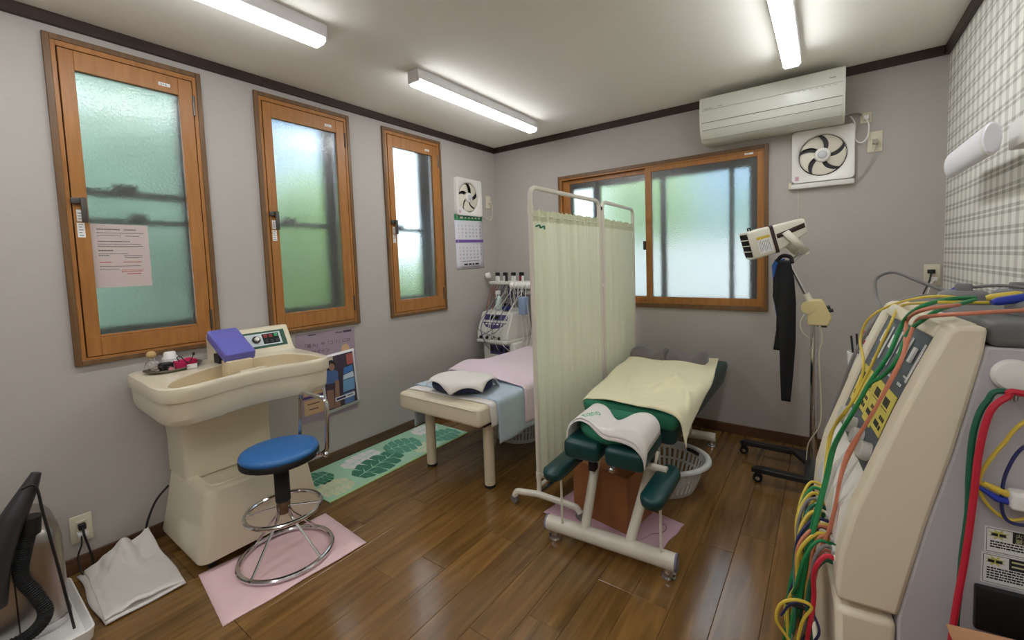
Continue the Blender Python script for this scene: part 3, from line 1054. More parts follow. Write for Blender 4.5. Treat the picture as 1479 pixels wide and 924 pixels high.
MB().ball(0.013, 0.013, 0.013, T(0.118, 0.145, 0.437)).build('hoop_bolt', M_chrome, parent=stool)

# ---- mats and towels on the floor
def cloth_sheet(name, label, cat, corners, z, thick, material, nx=24, ny=14, wav=0.003, seed=1, loc=None):
    a, b, c, d = [Vector(p) for p in corners]
    r = random.Random(seed)
    ph = [r.uniform(0, 6) for _ in range(4)]
    def fn(u, v):
        p = (a * (1 - u) + b * u) * (1 - v) + (d * (1 - u) + c * u) * v
        h = wav * (0.5 + 0.5 * math.sin(9 * u + ph[0] + 3 * v)) * (0.5 + 0.5 * math.sin(7 * v + ph[1])) + 0.0012 * math.sin(31 * u + ph[2] * v)
        e = 0.003 * math.sin(14 * v + ph[3]) * (1 if u in (0, 1) else 0)
        return (p.x + e, p.y, z + max(0, h))
    mb = MB().grid(fn, nx, ny)
    ctr = ((a.x + b.x + c.x + d.x) / 4, (a.y + b.y + c.y + d.y) / 4, z)
    o = mb.build(name, material, loc=ctr, solid=thick, sharp=80)
    return tag(o, label, cat)
cloth_sheet('pink_bath_mat', 'pink towel mat lying flat under the blue stool', 'mat', [(0.495, -2.715), (0.890, -2.765), (0.928, -2.195), (0.528, -2.168)], 0.0015, 0.0035, M_pinkterry, seed=3)

def floor_towel():
    def fn(u, v):
        # u: from the wall towards the room, v: along +y
        x = 0.045 + 0.455 * u
        y = -3.005 + (0.240 + 0.012 * math.sin(3 * u)) * v + 0.02 * (1 - u) * (1 - v)
        k = max(0.0, 1 - u / 0.42)
        ridge = math.exp(-((v - 0.30 - 0.25 * u) / 0.10) ** 2) + 0.8 * math.exp(-((v - 0.55 - 0.2 * u) / 0.08) ** 2)
        z = 0.010 + 0.004 * math.sin(7 * u + 3 * v) + 0.003 * math.sin(15 * v - 4 * u)
        z += 0.070 * k * ridge * (1 - 0.5 * k) + 0.085 * k ** 2 * max(0, v - 0.35) ** 0.6 * 1.2
        z += 0.016 * math.exp(-((v - 0.12 - 0.5 * k) / 0.05) ** 2) * (0.3 + k) + 0.007 * math.sin(21 * u + 8 * v) * math.sin(13 * v) * (0.4 + k)
        z += 0.014 * math.exp(-((u - 0.97) / 0.05) ** 2) * math.sin(PI * v)
        x += 0.012 * math.sin(11 * v) * k
        return (max(0.020, x), y, max(0.0072, z))
    o = MB().grid(fn, 44, 36).build('floor_towel', M_terry, loc=(0.25, -2.89, 0), solid=0.010, sharp=80, subsurf=1)
    MB().grid(lambda u, v: (0.06 + 0.452 * u, -3.012 + 0.243 * v + 0.006 * math.sin(8 * u), 0.0062 + 0.0015 * math.sin(9 * v)), 20, 12).build('under_fold', M_terry, parent=o, loc=(0.25, -2.89, 0), solid=0.006, sharp=80)
    tag(o, 'folded white terry towel bunched on the floor below the wall outlet', 'towel')
floor_towel()

# ---- long green mat with printed leaves along the wall
RG = (0.22, -1.53, 0.0)
rug = thing('runner_mat', 'long pale green runner mat printed with big tropical leaves', 'mat', RG)
M_rug = mat('pale green mat', rgb(180, 226, 196), rough=0.9, var=0.10, vscale=2.5, bump=0.5, bscale=380)
MB().rbox(0.012, 0.448, -2.10, -0.985, 0.0, 0.006, 0.002, 2).build('mat_body', M_rug, parent=rug, loc=RG)
mb = MB()
mb.box(0.440, 0.450, -2.10, -0.985, 0.001, 0.0066)
mb.build('hem', mat('lime hem', rgb(198, 232, 160), rough=0.9), parent=rug, loc=RG)
def leaf_poly(L, Wd, lobes=5):
    """one notched tropical leaf, stem at origin, tip along +x"""
    up = []
    for i in range(lobes):
        t0, t1 = i / lobes, (i + 0.72) / lobes
        w0 = Wd * math.sin(PI * min(1, (0.10 + 0.86 * t0))) ** 0.7
        w1 = Wd * math.sin(PI * min(1, (0.10 + 0.86 * t1))) ** 0.7
        up += [(L * (t0 - 0.02), w0), (L * (t0 + t1) / 2 + 0.01, max(w0, w1) * 1.03), (L * t1, w1), (L * (t1 + 0.02), w1 * 0.34)]
    return [(0, 0.01)] + up + [(L, 0)] + [(x, -y) for x, y in reversed(up)] + [(0, -0.01)]
def leaf_print(x, y, L, Wd, ang, material, k):
    pl = leaf_poly(L, Wd * 1.22)
    M = T(x, y, 0.0062 + 0.00025 * k) @ Rz(ang)
    mb = MB()
    n = len(pl)
    half = (n - 1) // 2
    for i in range(n - 1):
        mb.add([(pl[i][0], pl[i][1], 0), (pl[i + 1][0], pl[i + 1][1], 0), (min(pl[i + 1][0], L * 0.97), 0, 0), (min(pl[i][0], L * 0.97), 0, 0)], [(0, 1, 2, 3) if pl[i][1] < 0 else (3, 2, 1, 0)], M)
    # vein as a thin pale line
    mb.build('leaf_print', material, parent=rug, loc=RG, flat=True)
    v = MB().box(0.0, L * 0.9, -0.003, 0.003, 0.0001, 0.0002, M)
    for s in (-1, 1):
        for q in range(4):
            v.add([(L * (0.12 + 0.19 * q), 0, 0.0002), (L * (0.15 + 0.19 * q), 0, 0.0002), (L * (0.27 + 0.19 * q), s * Wd * 0.62, 0.0002)], [(0, 1, 2)], M)
    v.build('vein_print', M_rug, parent=rug, loc=RG, flat=True)
M_lf1 = mat('deep green leaf print', rgb(72, 138, 112), rough=0.9)
M_lf2 = mat('mid green leaf print', rgb(100, 166, 142), rough=0.9)
M_lf3 = mat('white leaf print', rgb(244, 244, 244), rough=0.9)
M_lf4 = mat('cream leaf print', rgb(226, 236, 200), rough=0.9)
leaf_print(0.330, -1.84, 0.36, 0.100, math.radians(103), M_lf1, 2)
leaf_print(0.105, -1.56, 0.28, 0.070, math.radians(-80), M_lf3, 1)
leaf_print(0.165, -1.52, 0.25, 0.105, math.radians(72), M_lf2, 3)
leaf_print(0.325, -1.90, 0.19, 0.085, math.radians(-92), M_lf4, 0)
leaf_print(0.345, -1.42, 0.17, 0.068, math.radians(80), M_lf4, 0)
leaf_print(0.120, -1.92, 0.15, 0.085, math.radians(-80), M_lf1, 0)
leaf_print(0.115, -1.03, 0.20, 0.075, math.radians(-92), M_lf3, 0)
leaf_print(0.315, -1.22, 0.22, 0.090, math.radians(86), M_lf2, 1)

# ---- wall outlet with plugs near the floor
def outlet(name, label, M, plugs=(), w=0.07, h=0.12):
    t = thing(name, label, 'outlet', M.translation)
    t_rot = M.to_3x3().to_4x4()
    def B(mb, nm, mt, **kw):
        return mb.build(nm, mt, parent=t, **kw)
    pl = B(MB().rbox(-w / 2, w / 2, -h / 2, h / 2, 0, 0.008, 0.003, 2, t_rot), 'plate', M_offwhite)
    MB().rbox(-0.016, 0.016, -h * 0.3, h * 0.3, 0.006, 0.011, 0.002, 1, t_rot).build('socket_insert', M_offwhite, parent=pl)
    return t, t_rot
t, R_ = outlet('wall_outlet', 'cream wall outlet low on the window wall with black and white plugs', on_left_wall(0, -2.977, 0.190))
t = thing('power_plug', 'black plug and cord in the low outlet by the floor towel', 'plug', (0.011, -2.977, 0.205))
MB().rbox(0, 0.026, -0.012, 0.012, -0.012, 0.012, 0.003).build('plug_body', M_black, parent=t)
MB().tube(smooth_path([(0.024, 0, 0), (0.045, 0.0, -0.03), (0.035, 0.012, -0.10), (0.03, 0.02, -0.17), (0.05, 0.0, -0.198), (0.12, -0.02, -0.200), (0.22, -0.03, -0.200)], 8), 0.004, 8).build('cord', M_rubber, parent=t)
t = thing('power_plug', 'white adapter plug in the lower socket of the low outlet', 'plug', (0.011, -2.977, 0.170))
MB().rbox(0, 0.030, -0.016, 0.016, -0.012, 0.012, 0.003).build('plug_body', M_white, parent=t)
MB().tube(smooth_path([(0.028, -0.006, 0), (0.05, -0.012, -0.03), (0.03, -0.024, -0.09), (0.05, -0.02, -0.15), (0.09, -0.01, -0.165), (0.16, -0.02, -0.166)], 8), 0.003, 8).build('cord', M_rubber, parent=t)

# ---- steel canister cleaner on its white dolly at the picture's edge
DL = (0.36, -3.28, 0.0)
dolly = thing('dolly_tray', 'white plastic wheeled tray under the steel canister', 'dolly', DL)
mb = MB()
mb.loft([rr(0.15, 0.595, -3.53, -3.045, 0.03, 0.030), rr(0.145, 0.600, -3.535, -3.040, 0.03, 0.070), rr(0.150, 0.595, -3.53, -3.045, 0.028, 0.072), rr(0.165, 0.578, -3.515, -3.062, 0.025, 0.052)])
mb.build('tray_body', M_white, parent=dolly, loc=DL)
for x, y in ((0.20, -3.10), (0.54, -3.10), (0.20, -3.48), (0.54, -3.48)):
    MB().tube([(x, y - 0.01, 0.017), (x, y + 0.01, 0.017)], 0.017, 12).build('caster', M_rubber, parent=dolly, loc=DL)
CN = (0.31, -3.28, 0.053)
can = thing('steel_canister', 'brushed steel canister appliance with black hose beside the outlet', 'appliance', CN)
mb = MB()
mb.loft([rr(0.165, 0.455, -3.48, -3.075, 0.06, 0.055), rr(0.165, 0.455, -3.48, -3.075, 0.06, 0.36), rr(0.170, 0.448, -3.475, -3.082, 0.06, 0.405), rr(0.185, 0.430, -3.46, -3.098, 0.055, 0.432), rr(0.22, 0.40, -3.42, -3.14, 0.05, 0.444)])
mb.build('canister_body', M_steel, parent=can, loc=CN, sharp=50)
mb = MB()
mb.loft([rr(0.160, 0.460, -3.485, -3.070, 0.062, 0.0545), rr(0.160, 0.460, -3.485, -3.070, 0.062, 0.080)])
mb.build('base_band', M_chrome, parent=can, loc=CN)
MB().box(0.4545, 0.4565, -3.20, -3.196, 0.08, 0.40).build('seam', M_black, parent=can, loc=CN, flat=True)
MB().rbox(0.450, 0.475, -3.33, -3.17, 0.335, 0.350, 0.005).build('carry_handle', M_chrome, parent=can, loc=CN)
hose = smooth_path([(0.50, -3.155, 0.46), (0.50, -3.175, 0.38), (0.505, -3.185, 0.31), (0.52, -3.160, 0.235), (0.535, -3.145, 0.165), (0.52, -3.19, 0.11), (0.50, -3.30, 0.105)], 22)
rad = [0.0205 if i % 2 else 0.017 for i in range(len(hose))]
MB().tube(hose, rad, 12).build('hose', M_rubber, parent=can, loc=CN, sharp=20)
noz = smooth_path([(0.50, -3.128, 0.640), (0.50, -3.150, 0.590), (0.505, -3.185, 0.52), (0.51, -3.215, 0.44), (0.51, -3.235, 0.36), (0.51, -3.25, 0.25)], 8)
nr = [0.013 + 0.020 * min(1, i / 16) for i in range(len(noz))]
MB().tube(noz, nr, 12).build('nozzle', mat('dark grey plastic', rgb(52, 52, 54), rough=0.4), parent=can, loc=CN)
MB().tube([(0.505, -3.150, 0.50), (0.50, -3.155, 0.44)], 0.024, 12).build('hose_collar', M_black, parent=can, loc=CN)
st = smooth_path([(0.515, -3.165, 0.605), (0.52, -3.135, 0.60), (0.525, -3.125, 0.50), (0.53, -3.105, 0.30), (0.54, -3.085, 0.07)], 8)
MB().tube(st, 0.004, 6).build('strap', M_black, parent=can, loc=CN)

# ---- posters, calendar, small fan on the window wall
PS = (0.0, -1.815, 0.62)
post = thing('mauve_poster', 'large mauve clinic poster with Japanese headline below the middle window', 'poster', PS)
PM = on_left_wall(0.0015, -2.012, 0.318) @ Rz(math.radians(-0.8))
pw, ph_ = 0.398, 0.572
M_print = lambda nm, c: mat(nm, c, rough=0.55)
MB().box(0, pw, 0, ph_, 0, 0.0012, PM).build('sheet', M_print('mauve print', rgb(164, 146, 162)), parent=post, loc=PS, flat=True)
mb = MB(); write(mb, '「痛み」や「コリ」には', 0.030, PM @ T(0.035, 0.478, 0.0014)); write(mb, 'ソーマダイン', 0.030, PM @ T(0.035, 0.432, 0.0014))
mb.build('headline_lettering', M_print('dark violet ink', rgb(62, 50, 72)), parent=post, loc=PS, flat=True)
mb = MB()
for k in range(40):
    pass
pl = [(0.16 + 0.125 * math.cos(2 * PI * k / 36), 0.30 + 0.098 * math.sin(2 * PI * k / 36)) for k in range(36)]
mb.add([(x, y, 0.0014) for x, y in pl], [tuple(range(36))], PM)
MB().box(0.0, pw, 0.155, 0.170, 0.0012, 0.0015, PM).build('violet_print', M_print('violet print', rgb(92, 66, 132)), parent=post, loc=PS, flat=True)
mb.build('violet_print', M_print('violet print', rgb(92, 66, 132)), parent=post, loc=PS, flat=True)
for z0_, z1_, xw in ((0.175, 0.27, 0.19), (0.05, 0.145, 0.17)):
    MB().box(0.03, xw, z0_, z1_, 0.0012, 0.0016, PM).build('tan_print', M_print('tan print', rgb(214, 178, 138)), parent=post, loc=PS, flat=True)
mb = MB()
pl = [(0.325 + 0.03 * math.cos(2 * PI * k / 20), 0.430 + 0.034 * math.sin(2 * PI * k / 20)) for k in range(20)]
mb.add([(x, y, 0.0014) for x, y in pl], [tuple(range(20))], PM)
mb.build('tan_print', M_print('tan print', rgb(214, 178, 138)), parent=post, loc=PS, flat=True)
mb = MB()
for q, (x0, x1, y) in enumerate([(0.26, 0.31, 0.545), (0.075, 0.125, 0.553), (0.10, 0.22, 0.335), (0.05, 0.09, 0.20), (0.10, 0.15, 0.21), (0.05, 0.13, 0.115), (0.06, 0.12, 0.08)]):
    mb.box(x0, x1, y, y + 0.006, 0.0014, 0.0017, PM)
mb.box(0.315, 0.375, 0.542, 0.556, 0.0014, 0.0017, PM)
mb.build('print_line', M_print('dark violet ink', rgb(62, 50, 72)), parent=post, loc=PS, flat=True)

PS2 = (0.0, -1.725, 0.53)
post = thing('photo_poster', 'white bordered photo print taped over the mauve poster', 'poster', PS2)
PM = on_left_wall(0.0075, -1.850, 0.335) @ Rz(math.radians(3.2))
def sheet_curl(u, v):
    return (0.250 * u, 0.388 * v, 0.010 * max(0, 0.35 - v) ** 1.5 * (1 + u))
MB().grid(sheet_curl, 6, 10, PM).build('sheet', M_print('white photo paper', rgb(232, 230, 232)), parent=post, loc=PS2, solid=0.0006)
def patch(mb, x0, x1, y0, y1, d=0.004):
    mb.box(x0, x1, y0, y1, d, d + 0.0004, PM)
base_print = MB(); patch(base_print, 0.017, 0.233, 0.022, 0.372, 0.0035)
base_print.build('photo_ground', M_print('dark photo ground', rgb(70, 58, 72)), parent=post, loc=PS2, flat=True)
def blob(name, color, pts, d=0.0042):
    mb = MB().add([(x, y, d) for x, y in pts], [tuple(range(len(pts)))], PM)
    mb.build(name, M_print(name.replace('_', ' ') + ' ink %d' % int(color[0] * 999), color), parent=post, loc=PS2, flat=True)
blob('photo_print', rgb(206, 190, 170), [(0.02, 0.30), (0.09, 0.30), (0.09, 0.37), (0.02, 0.37)])
blob('photo_print', rgb(78, 108, 160), [(0.02, 0.20), (0.11, 0.19), (0.115, 0.26), (0.08, 0.29), (0.03, 0.29)], 0.0046)
el = lambda cx, cy, rx, ry, n=18: [(cx + rx * math.cos(2 * PI * k / n), cy + ry * math.sin(2 * PI * k / n)) for k in range(n)]
blob('photo_print', rgb(40, 34, 38), el(0.072, 0.315, 0.030, 0.036), 0.0048)
blob('photo_print', rgb(150, 116, 100), el(0.076, 0.303, 0.020, 0.024), 0.0050)
blob('photo_print', rgb(150, 182, 100), [(0.020, 0.03), (0.065, 0.03), (0.07, 0.15), (0.025, 0.16)], 0.0046)
blob('photo_print', rgb(150, 150, 140), [(0.065, 0.025), (0.105, 0.025), (0.115, 0.20), (0.09, 0.21)], 0.0048)
blob('photo_print', rgb(116, 164, 206), [(0.135, 0.11), (0.222, 0.11), (0.228, 0.19), (0.145, 0.19)], 0.0046)
blob('photo_print', rgb(196, 214, 230), [(0.145, 0.195), (0.228, 0.195), (0.222, 0.235), (0.150, 0.225)], 0.0047)
blob('photo_print', rgb(64, 118, 186), [(0.150, 0.230), (0.225, 0.24), (0.222, 0.28), (0.160, 0.275)], 0.0047)
blob('photo_print', rgb(176, 92, 88), [(0.185, 0.29), (0.230, 0.29), (0.230, 0.36), (0.185, 0.36)], 0.0046)
blob('photo_print', rgb(96, 130, 184), [(0.140, 0.025), (0.21, 0.025), (0.215, 0.10), (0.138, 0.10)], 0.0046)
blob('caption_print', rgb(236, 236, 236), [(0.075, 0.065), (0.218, 0.065), (0.218, 0.092), (0.075, 0.092)], 0.0052)
mb = MB().box(0.082, 0.150, 0.072, 0.085, 0.0053, 0.0056, PM).box(0.160, 0.205, 0.076, 0.082, 0.0053, 0.0056, PM)
mb.build('caption_line', M_print('navy ink', rgb(46, 48, 104)), parent=post, loc=PS2, flat=True)

# printed notice taped to the nearest pane
NS = (0.0, -2.76, 1.38)
note = thing('paper_notice', 'printed A4 price notice taped to the nearest window pane', 'notice', NS)
NM = on_left_wall(-0.0028, -2.857, 1.240)
MB().box(0, 0.197, 0, 0.288, 0, 0.0006, NM).build('sheet', mat('thin translucent paper', rgb(226, 212, 208), rough=0.7, trans=0.35), parent=note, loc=NS, flat=True)
mb, mr = MB(), MB()
rn = random.Random(5)
for y, x0, x1, h in [(0.262, 0.02, 0.10, 0.005), (0.262, 0.112, 0.155, 0.005), (0.247, 0.02, 0.18, 0.003), (0.234, 0.02, 0.10, 0.003), (0.234, 0.115, 0.165, 0.003), (0.208, 0.02, 0.13, 0.004), (0.196, 0.02, 0.17, 0.003), (0.186, 0.02, 0.175, 0.004),
                     (0.166, 0.02, 0.07, 0.005), (0.152, 0.02, 0.12, 0.003), (0.144, 0.02, 0.055, 0.004), (0.144, 0.105, 0.17, 0.003), (0.135, 0.105, 0.17, 0.003), (0.095, 0.02, 0.16, 0.003), (0.082, 0.02, 0.085, 0.003)]:
    x = x0
    while x < x1:
        w = rn.uniform(0.003, 0.008)
        mb.box(x, min(x + w, x1), y, y + h, 0.0006, 0.0008, NM)
        x += w + 0.0015
for y, x0, x1 in [(0.113, 0.02, 0.06), (0.113, 0.10, 0.165), (0.070, 0.095, 0.165), (0.058, 0.11, 0.16)]:
    x = x0
    while x < x1:
        w = rn.uniform(0.003, 0.007)
        mr.box(x, min(x + w, x1), y, y + 0.004, 0.0006, 0.0008, NM)
        x += w + 0.0015
mr.box(0.092, 0.172, 0.078, 0.0795, 0.0006, 0.0008, NM).box(0.092, 0.0935, 0.066, 0.0795, 0.0006, 0.0008, NM)
mb.build('print_line', M_grayink, parent=note, loc=NS, flat=True)
mr.build('red_print_line', mat('red ink', rgb(186, 60, 66), rough=0.6), parent=note, loc=NS, flat=True)

# wall fans -----------------------------------------------------------------
M_fan = mat('white fan plastic', rgb(232, 230, 226), rough=0.35)
M_blade = mat('cream fan blade', rgb(222, 216, 200), rough=0.4)
def wall_fan(name, label, M, size, bar):
    t = thing(name, label, 'fan', M.translation)
    R = M.to_3x3().to_4x4()
    s, n = size / 2, 64
    rr_ = s * 0.80
    sq = []
    for k in range(n):
        a = 2 * PI * (k + 0.5) / n
        c, q = math.cos(a), math.sin(a)
        f = s / max(abs(c), abs(q))
        sq.append((c * f, q * f))
    ci = lambda r, z: [(r * math.cos(2 * PI * (k + 0.5) / n), r * math.sin(2 * PI * (k + 0.5) / n), z) for k in range(n)]
    mb = MB()
    mb.loft([[(x, y, 0) for x, y in sq], [(x, y, 0.034) for x, y in sq], [(x * 0.985, y * 0.985, 0.038) for x, y in sq],
             [(x * 0.0 + 0.97 * rr_ * 1.10 * math.cos(2 * PI * (k + 0.5) / n), 1.067 * rr_ * math.sin(2 * PI * (k + 0.5) / n), 0.036) for k, (x, y) in enumerate(sq)],
             ci(rr_ * 0.985, 0.026), ci(rr_ * 0.97, 0.006)], caps=False, M=R)
    mb.build('face_plate', M_fan, parent=t, sharp=45)
    MB().lathe([(0, 0.004), (rr_ * 1.0, 0.004), (rr_ * 1.0, 0.005), (0, 0.005)], 48, R, caps=False).build('duct_shade_disc', M_black, parent=t)  # black disc paints the dark depth of the duct over solid wall
    for q in range(5):
        a0 = q * 2 * PI / 5 + 0.5
        def bl(u, v):
            r = rr_ * (0.24 + 0.70 * v)
            span = (0.62 + 0.34 * v) 
            sweep = 0.55 * v ** 1.4
            if v > 0.9 and (u < 0.15 or u > 0.85):
                r *= 0.985
            a = a0 + sweep + span * (u - 0.5) * 1.12
            return (r * math.cos(a), r * math.sin(a), 0.012 + 0.012 * (u))
        MB().grid(bl, 10, 8, R).build('blade', M_blade, parent=t, solid=0.0015)
    MB().lathe([(0, 0.006), (rr_ * 0.33, 0.006), (rr_ * 0.33, 0.026), (rr_ * 0.29, 0.033), (rr_ * 0.20, 0.036), (0, 0.038)], 32, R, caps=False).build('hub', M_fan, parent=t)
    MB().lathe([(0, 0.036), (rr_ * 0.19, 0.036), (rr_ * 0.16, 0.043), (0, 0.046)], 28, R, caps=False).build('hub_cap', mat('pale grey hub cap', rgb(204, 208, 212), rough=0.25), parent=t)
    if bar:
        MB().rbox(-s * 1.02, s, -s - 0.034, -s - 0.003, 0.0, 0.036, 0.006, 2, R).build('base_bar', M_fan, parent=t)
        MB().rbox(-s - 0.018, -s, -s - 0.03, -s + 0.012, 0.006, 0.014, 0.002, 1, R).build('shutter_lever', M_offwhite, parent=t)
        MB().tube([(-s + 0.035, -s - 0.034, 0.012), (-s + 0.035, -s - 0.36, 0.012)], 0.0012, 6, M=R).build('pull_cord', M_offwhite, parent=t)
    else:
        MB().tube([(-s * 0.4, -s, 0.004), (-s * 0.2, -s - 0.60, 0.004)], 0.001, 6, M=R).build('pull_cord', M_offwhite, parent=t)
    MB().box(-s * 0.88, -s * 0.76, -s * 0.9, -s * 0.74, 0.0375, 0.0382, R).build('badge', mat('pink badge', rgb(206, 160, 178), rough=0.5), parent=t, flat=True)
    return t
wall_fan('ventilation_fan', 'white square ventilation fan above the calendar near the corner', on_left_wall(0, -0.412, 1.885), 0.330, False)
wall_fan('ventilation_fan', 'white square ventilation fan below the air conditioner', on_back_wall(2.655, 0, 1.900), 0.325, True)
t, R_ = outlet('wall_outlet', 'cream wall outlet beside the small fan in the corner', on_left_wall(0, -0.118, 1.872))
t = thing('power_plug', 'plug and looped cord of the fan above the calendar', 'plug', (0.011, -0.118, 1.872))
MB().rbox(0, 0.024, -0.011, 0.011, -0.011, 0.011, 0.003).build('plug_body', M_offwhite, parent=t)
MB().tube(smooth_path([(0.02, 0, -0.005), (0.03, 0.012, -0.04), (0.022, 0.018, -0.13), (0.015, -0.005, -0.175), (0.008, -0.07, -0.155), (0.008, -0.125, -0.13)], 8), 0.003, 8).build('cord', M_offwhite, parent=t)

# calendar
KS = (0.0, -0.39, 1.485)
calen = thing('wall_calendar', 'two month paper calendar with green and purple headers hanging under the fan', 'calendar', KS)
KM = on_left_wall(0.004, -0.578, 1.242) @ Rz(math.radians(1.4))
kw, kh = 0.366, 0.484
MB().grid(lambda u, v: (kw * u, kh * v, 0.004 * (1 - v) ** 2 * math.sin(PI * u)), 6, 8, KM).build('page', M_print('calendar paper', rgb(226, 226, 236)), parent=calen, loc=KS, solid=0.0008, off=-1)
MB().box(0, kw, 0.434, kh + 0.001, 0.0016, 0.0030, KM).build('header_band', M_print('calendar green', rgb(40, 128, 80)), parent=calen, loc=KS, flat=True)
MB().box(0, kw, 0.236, 0.262, 0.0024, 0.0034, KM).build('header_band', M_print('calendar purple', rgb(112, 84, 160)), parent=calen, loc=KS, flat=True)
mw, mk, mr = MB(), MB(), MB()
write(mw, '7', 0.042, KM @ T(0.024, 0.442, 0.0033))
write(mw, '6', 0.026, KM @ T(0.026, 0.240, 0.0037))
for q in range(5):
    mw.box(0.13 + q * 0.045, 0.155 + q * 0.045, 0.452, 0.464, 0.0031, 0.0033, KM)
mw.box(0.068, 0.11, 0.450, 0.468, 0.0031, 0.0033, KM)
def month(first, days, y0, dy, stack):
    col, row = first, 0
    for d in range(1, days + 1):
        s, yy = 0.022, y0 - row * dy
        if stack and row == 5:
            s, yy = 0.014, y0 - 4 * dy - 0.009
        elif stack and row == 4 and col < 2:
            s, yy = 0.014, y0 - 4 * dy + 0.008
        write(mr if col == 0 else mk, str(d), s, KM @ T(0.040 + col * 0.0475, yy, 0.0056), 'CENTER')
        col += 1
        if col == 7:
            col, row = 0, row + 1
month(6, 31, 0.409, 0.031, True)
month(4, 30, 0.212, 0.0305, False)
mk.box(0.06, 0.30, 0.066, 0.069, 0.005, 0.0055, KM).box(0.06, 0.30, 0.014, 0.017, 0.005, 0.0055, KM)
for x0, x1 in ((0.09, 0.135), (0.15, 0.185), (0.20, 0.22), (0.235, 0.285)):
    mk.box(x0, x1, 0.032, 0.046, 0.005, 0.0055, KM)
mw.build('header_lettering', M_label, parent=calen, loc=KS, flat=True)
mk.build('numeral_print', M_ink, parent=calen, loc=KS, flat=True)
mr.build('numeral_print', mat('red ink', rgb(186, 60, 66), rough=0.6), parent=calen, loc=KS, flat=True)

# ================================================================ MIDDLE: massage bed, folding screen, treatment table
M_ivory = mat('ivory vinyl', rgb(226, 216, 192), rough=0.42, bump=0.08, bscale=260)
M_ivoryleg = mat('ivory painted steel', rgb(222, 210, 182), rough=0.4)
M_bluecloth = mat('pale blue towel', rgb(190, 208, 226), rough=0.95, bump=0.6, bscale=420, sheen=0.3, var=0.05, vscale=18)
M_pinkcloth = mat('pale pink towel', rgb(236, 216, 230), rough=0.95, bump=0.6, bscale=420, sheen=0.3, var=0.04, vscale=14)
M_navy = mat('navy cushion fabric', rgb(40, 44, 74), rough=0.85, bump=0.4, bscale=300)
M_yellow = mat('pale yellow towel', rgb(250, 242, 204), rough=0.95, bump=0.7, bscale=380, sheen=0.3, var=0.07, vscale=12)
M_dkgreen = mat('dark green vinyl', rgb(14, 62, 62), rough=0.36, bump=0.08, bscale=220)
M_grcloth = mat('green cover cloth', rgb(44, 122, 92), rough=0.8, bump=0.4, bscale=300)
M_greyfoam = mat('grey velour', rgb(120, 114, 116), rough=0.95, bump=0.4, bscale=300, sheen=0.2)
M_screen = mat('ivory painted tube', rgb(226, 220, 206), rough=0.35)
M_basket = mat('light grey basket plastic', rgb(206, 208, 206), rough=0.5)
M_carton = wood_mat('brown box board', rgb(146, 92, 54), rgb(170, 112, 68), 0.6, scale=(8, 8, 2))

# ---- massage bed
BD = (0.852, -0.91, 0.0)
bed = thing('massage_bed', 'ivory vinyl massage bed with round legs left of the folding screen', 'bed', BD)
MB().rbox(0.523, 1.180, -1.665, -0.16, 0.412, 0.520, 0.022, 4).build('mattress', M_ivory, parent=bed, loc=BD)
mb = MB().tube([(p[0], p[1], 0.506) for p in ((0.545, -1.6665, 0), (1.158, -1.6665, 0))], 0.0035, 6)
mb.build('piping', M_ivory, parent=bed, loc=BD)
mb = MB().box(0.56, 1.14, -1.58, -0.24, 0.385, 0.412)
mb.build('bed_frame', M_black, parent=bed, loc=BD)
for x, y in ((0.600, -1.49), (1.094, -1.495), (0.600, -0.33), (1.094, -0.33)):
    l = MB().lathe([(0, 0.012), (0.031, 0.012), (0.031, 0.40), (0, 0.40)], 24, T(x, y, 0), caps=False).build('leg', M_ivoryleg, parent=bed, loc=BD)
    MB().lathe([(0, 0), (0.030, 0), (0.033, 0.004), (0.033, 0.016), (0, 0.016)], 24, T(x, y, 0), caps=False).build('leg_cap', M_rubber, parent=l, loc=BD)

def drape(a, b, x0, x1, zt, r=0.022, amp=0.006, k=26.0, flare=0.012):
    """cloth point: flat between x0 and x1, bent round the edges and hanging beyond them"""
    q = r * PI / 2
    def side(d):
        if d < q:
            t = d / r
            return r * math.sin(t), -r * (1 - math.cos(t))
        h = d - q
        return r + flare * (1 - math.exp(-h * 8)) + amp * math.sin(b * k) * min(1, h * 8), -r - h
    if a > x1 - r:
        dx, dz = side(a - (x1 - r))
        return (x1 - r + dx, b, zt + dz)
    if a < x0 + r:
        dx, dz = side((x0 + r) - a)
        return (x0 + r - dx, b, zt + dz)
    return (a, b, zt)

def draped(name, label, cat, corners, x0, x1, zt, material, thick, nx, ny, bump=None, group=None, loc=None, amp=0.006, k=26.0):
    A, B, C, D = corners
    def fn(u, v):
        p = [(A[i] * (1 - u) + B[i] * u) * (1 - v) + (D[i] * (1 - u) + C[i] * u) * v for i in (0, 1)]
        x, y, z = drape(p[0], p[1], x0, x1, zt, amp=amp, k=k)
        if bump and x0 + 0.01 < p[0] < x1 - 0.01:
            z += bump(x, y)
        return (x, y, z)
    o = MB().grid(fn, nx, ny).build(name, material, loc=loc or ((x0 + x1) / 2, (A[1] + C[1]) / 2, zt), solid=thick, sharp=80)
    return tag(o, label, cat, group)

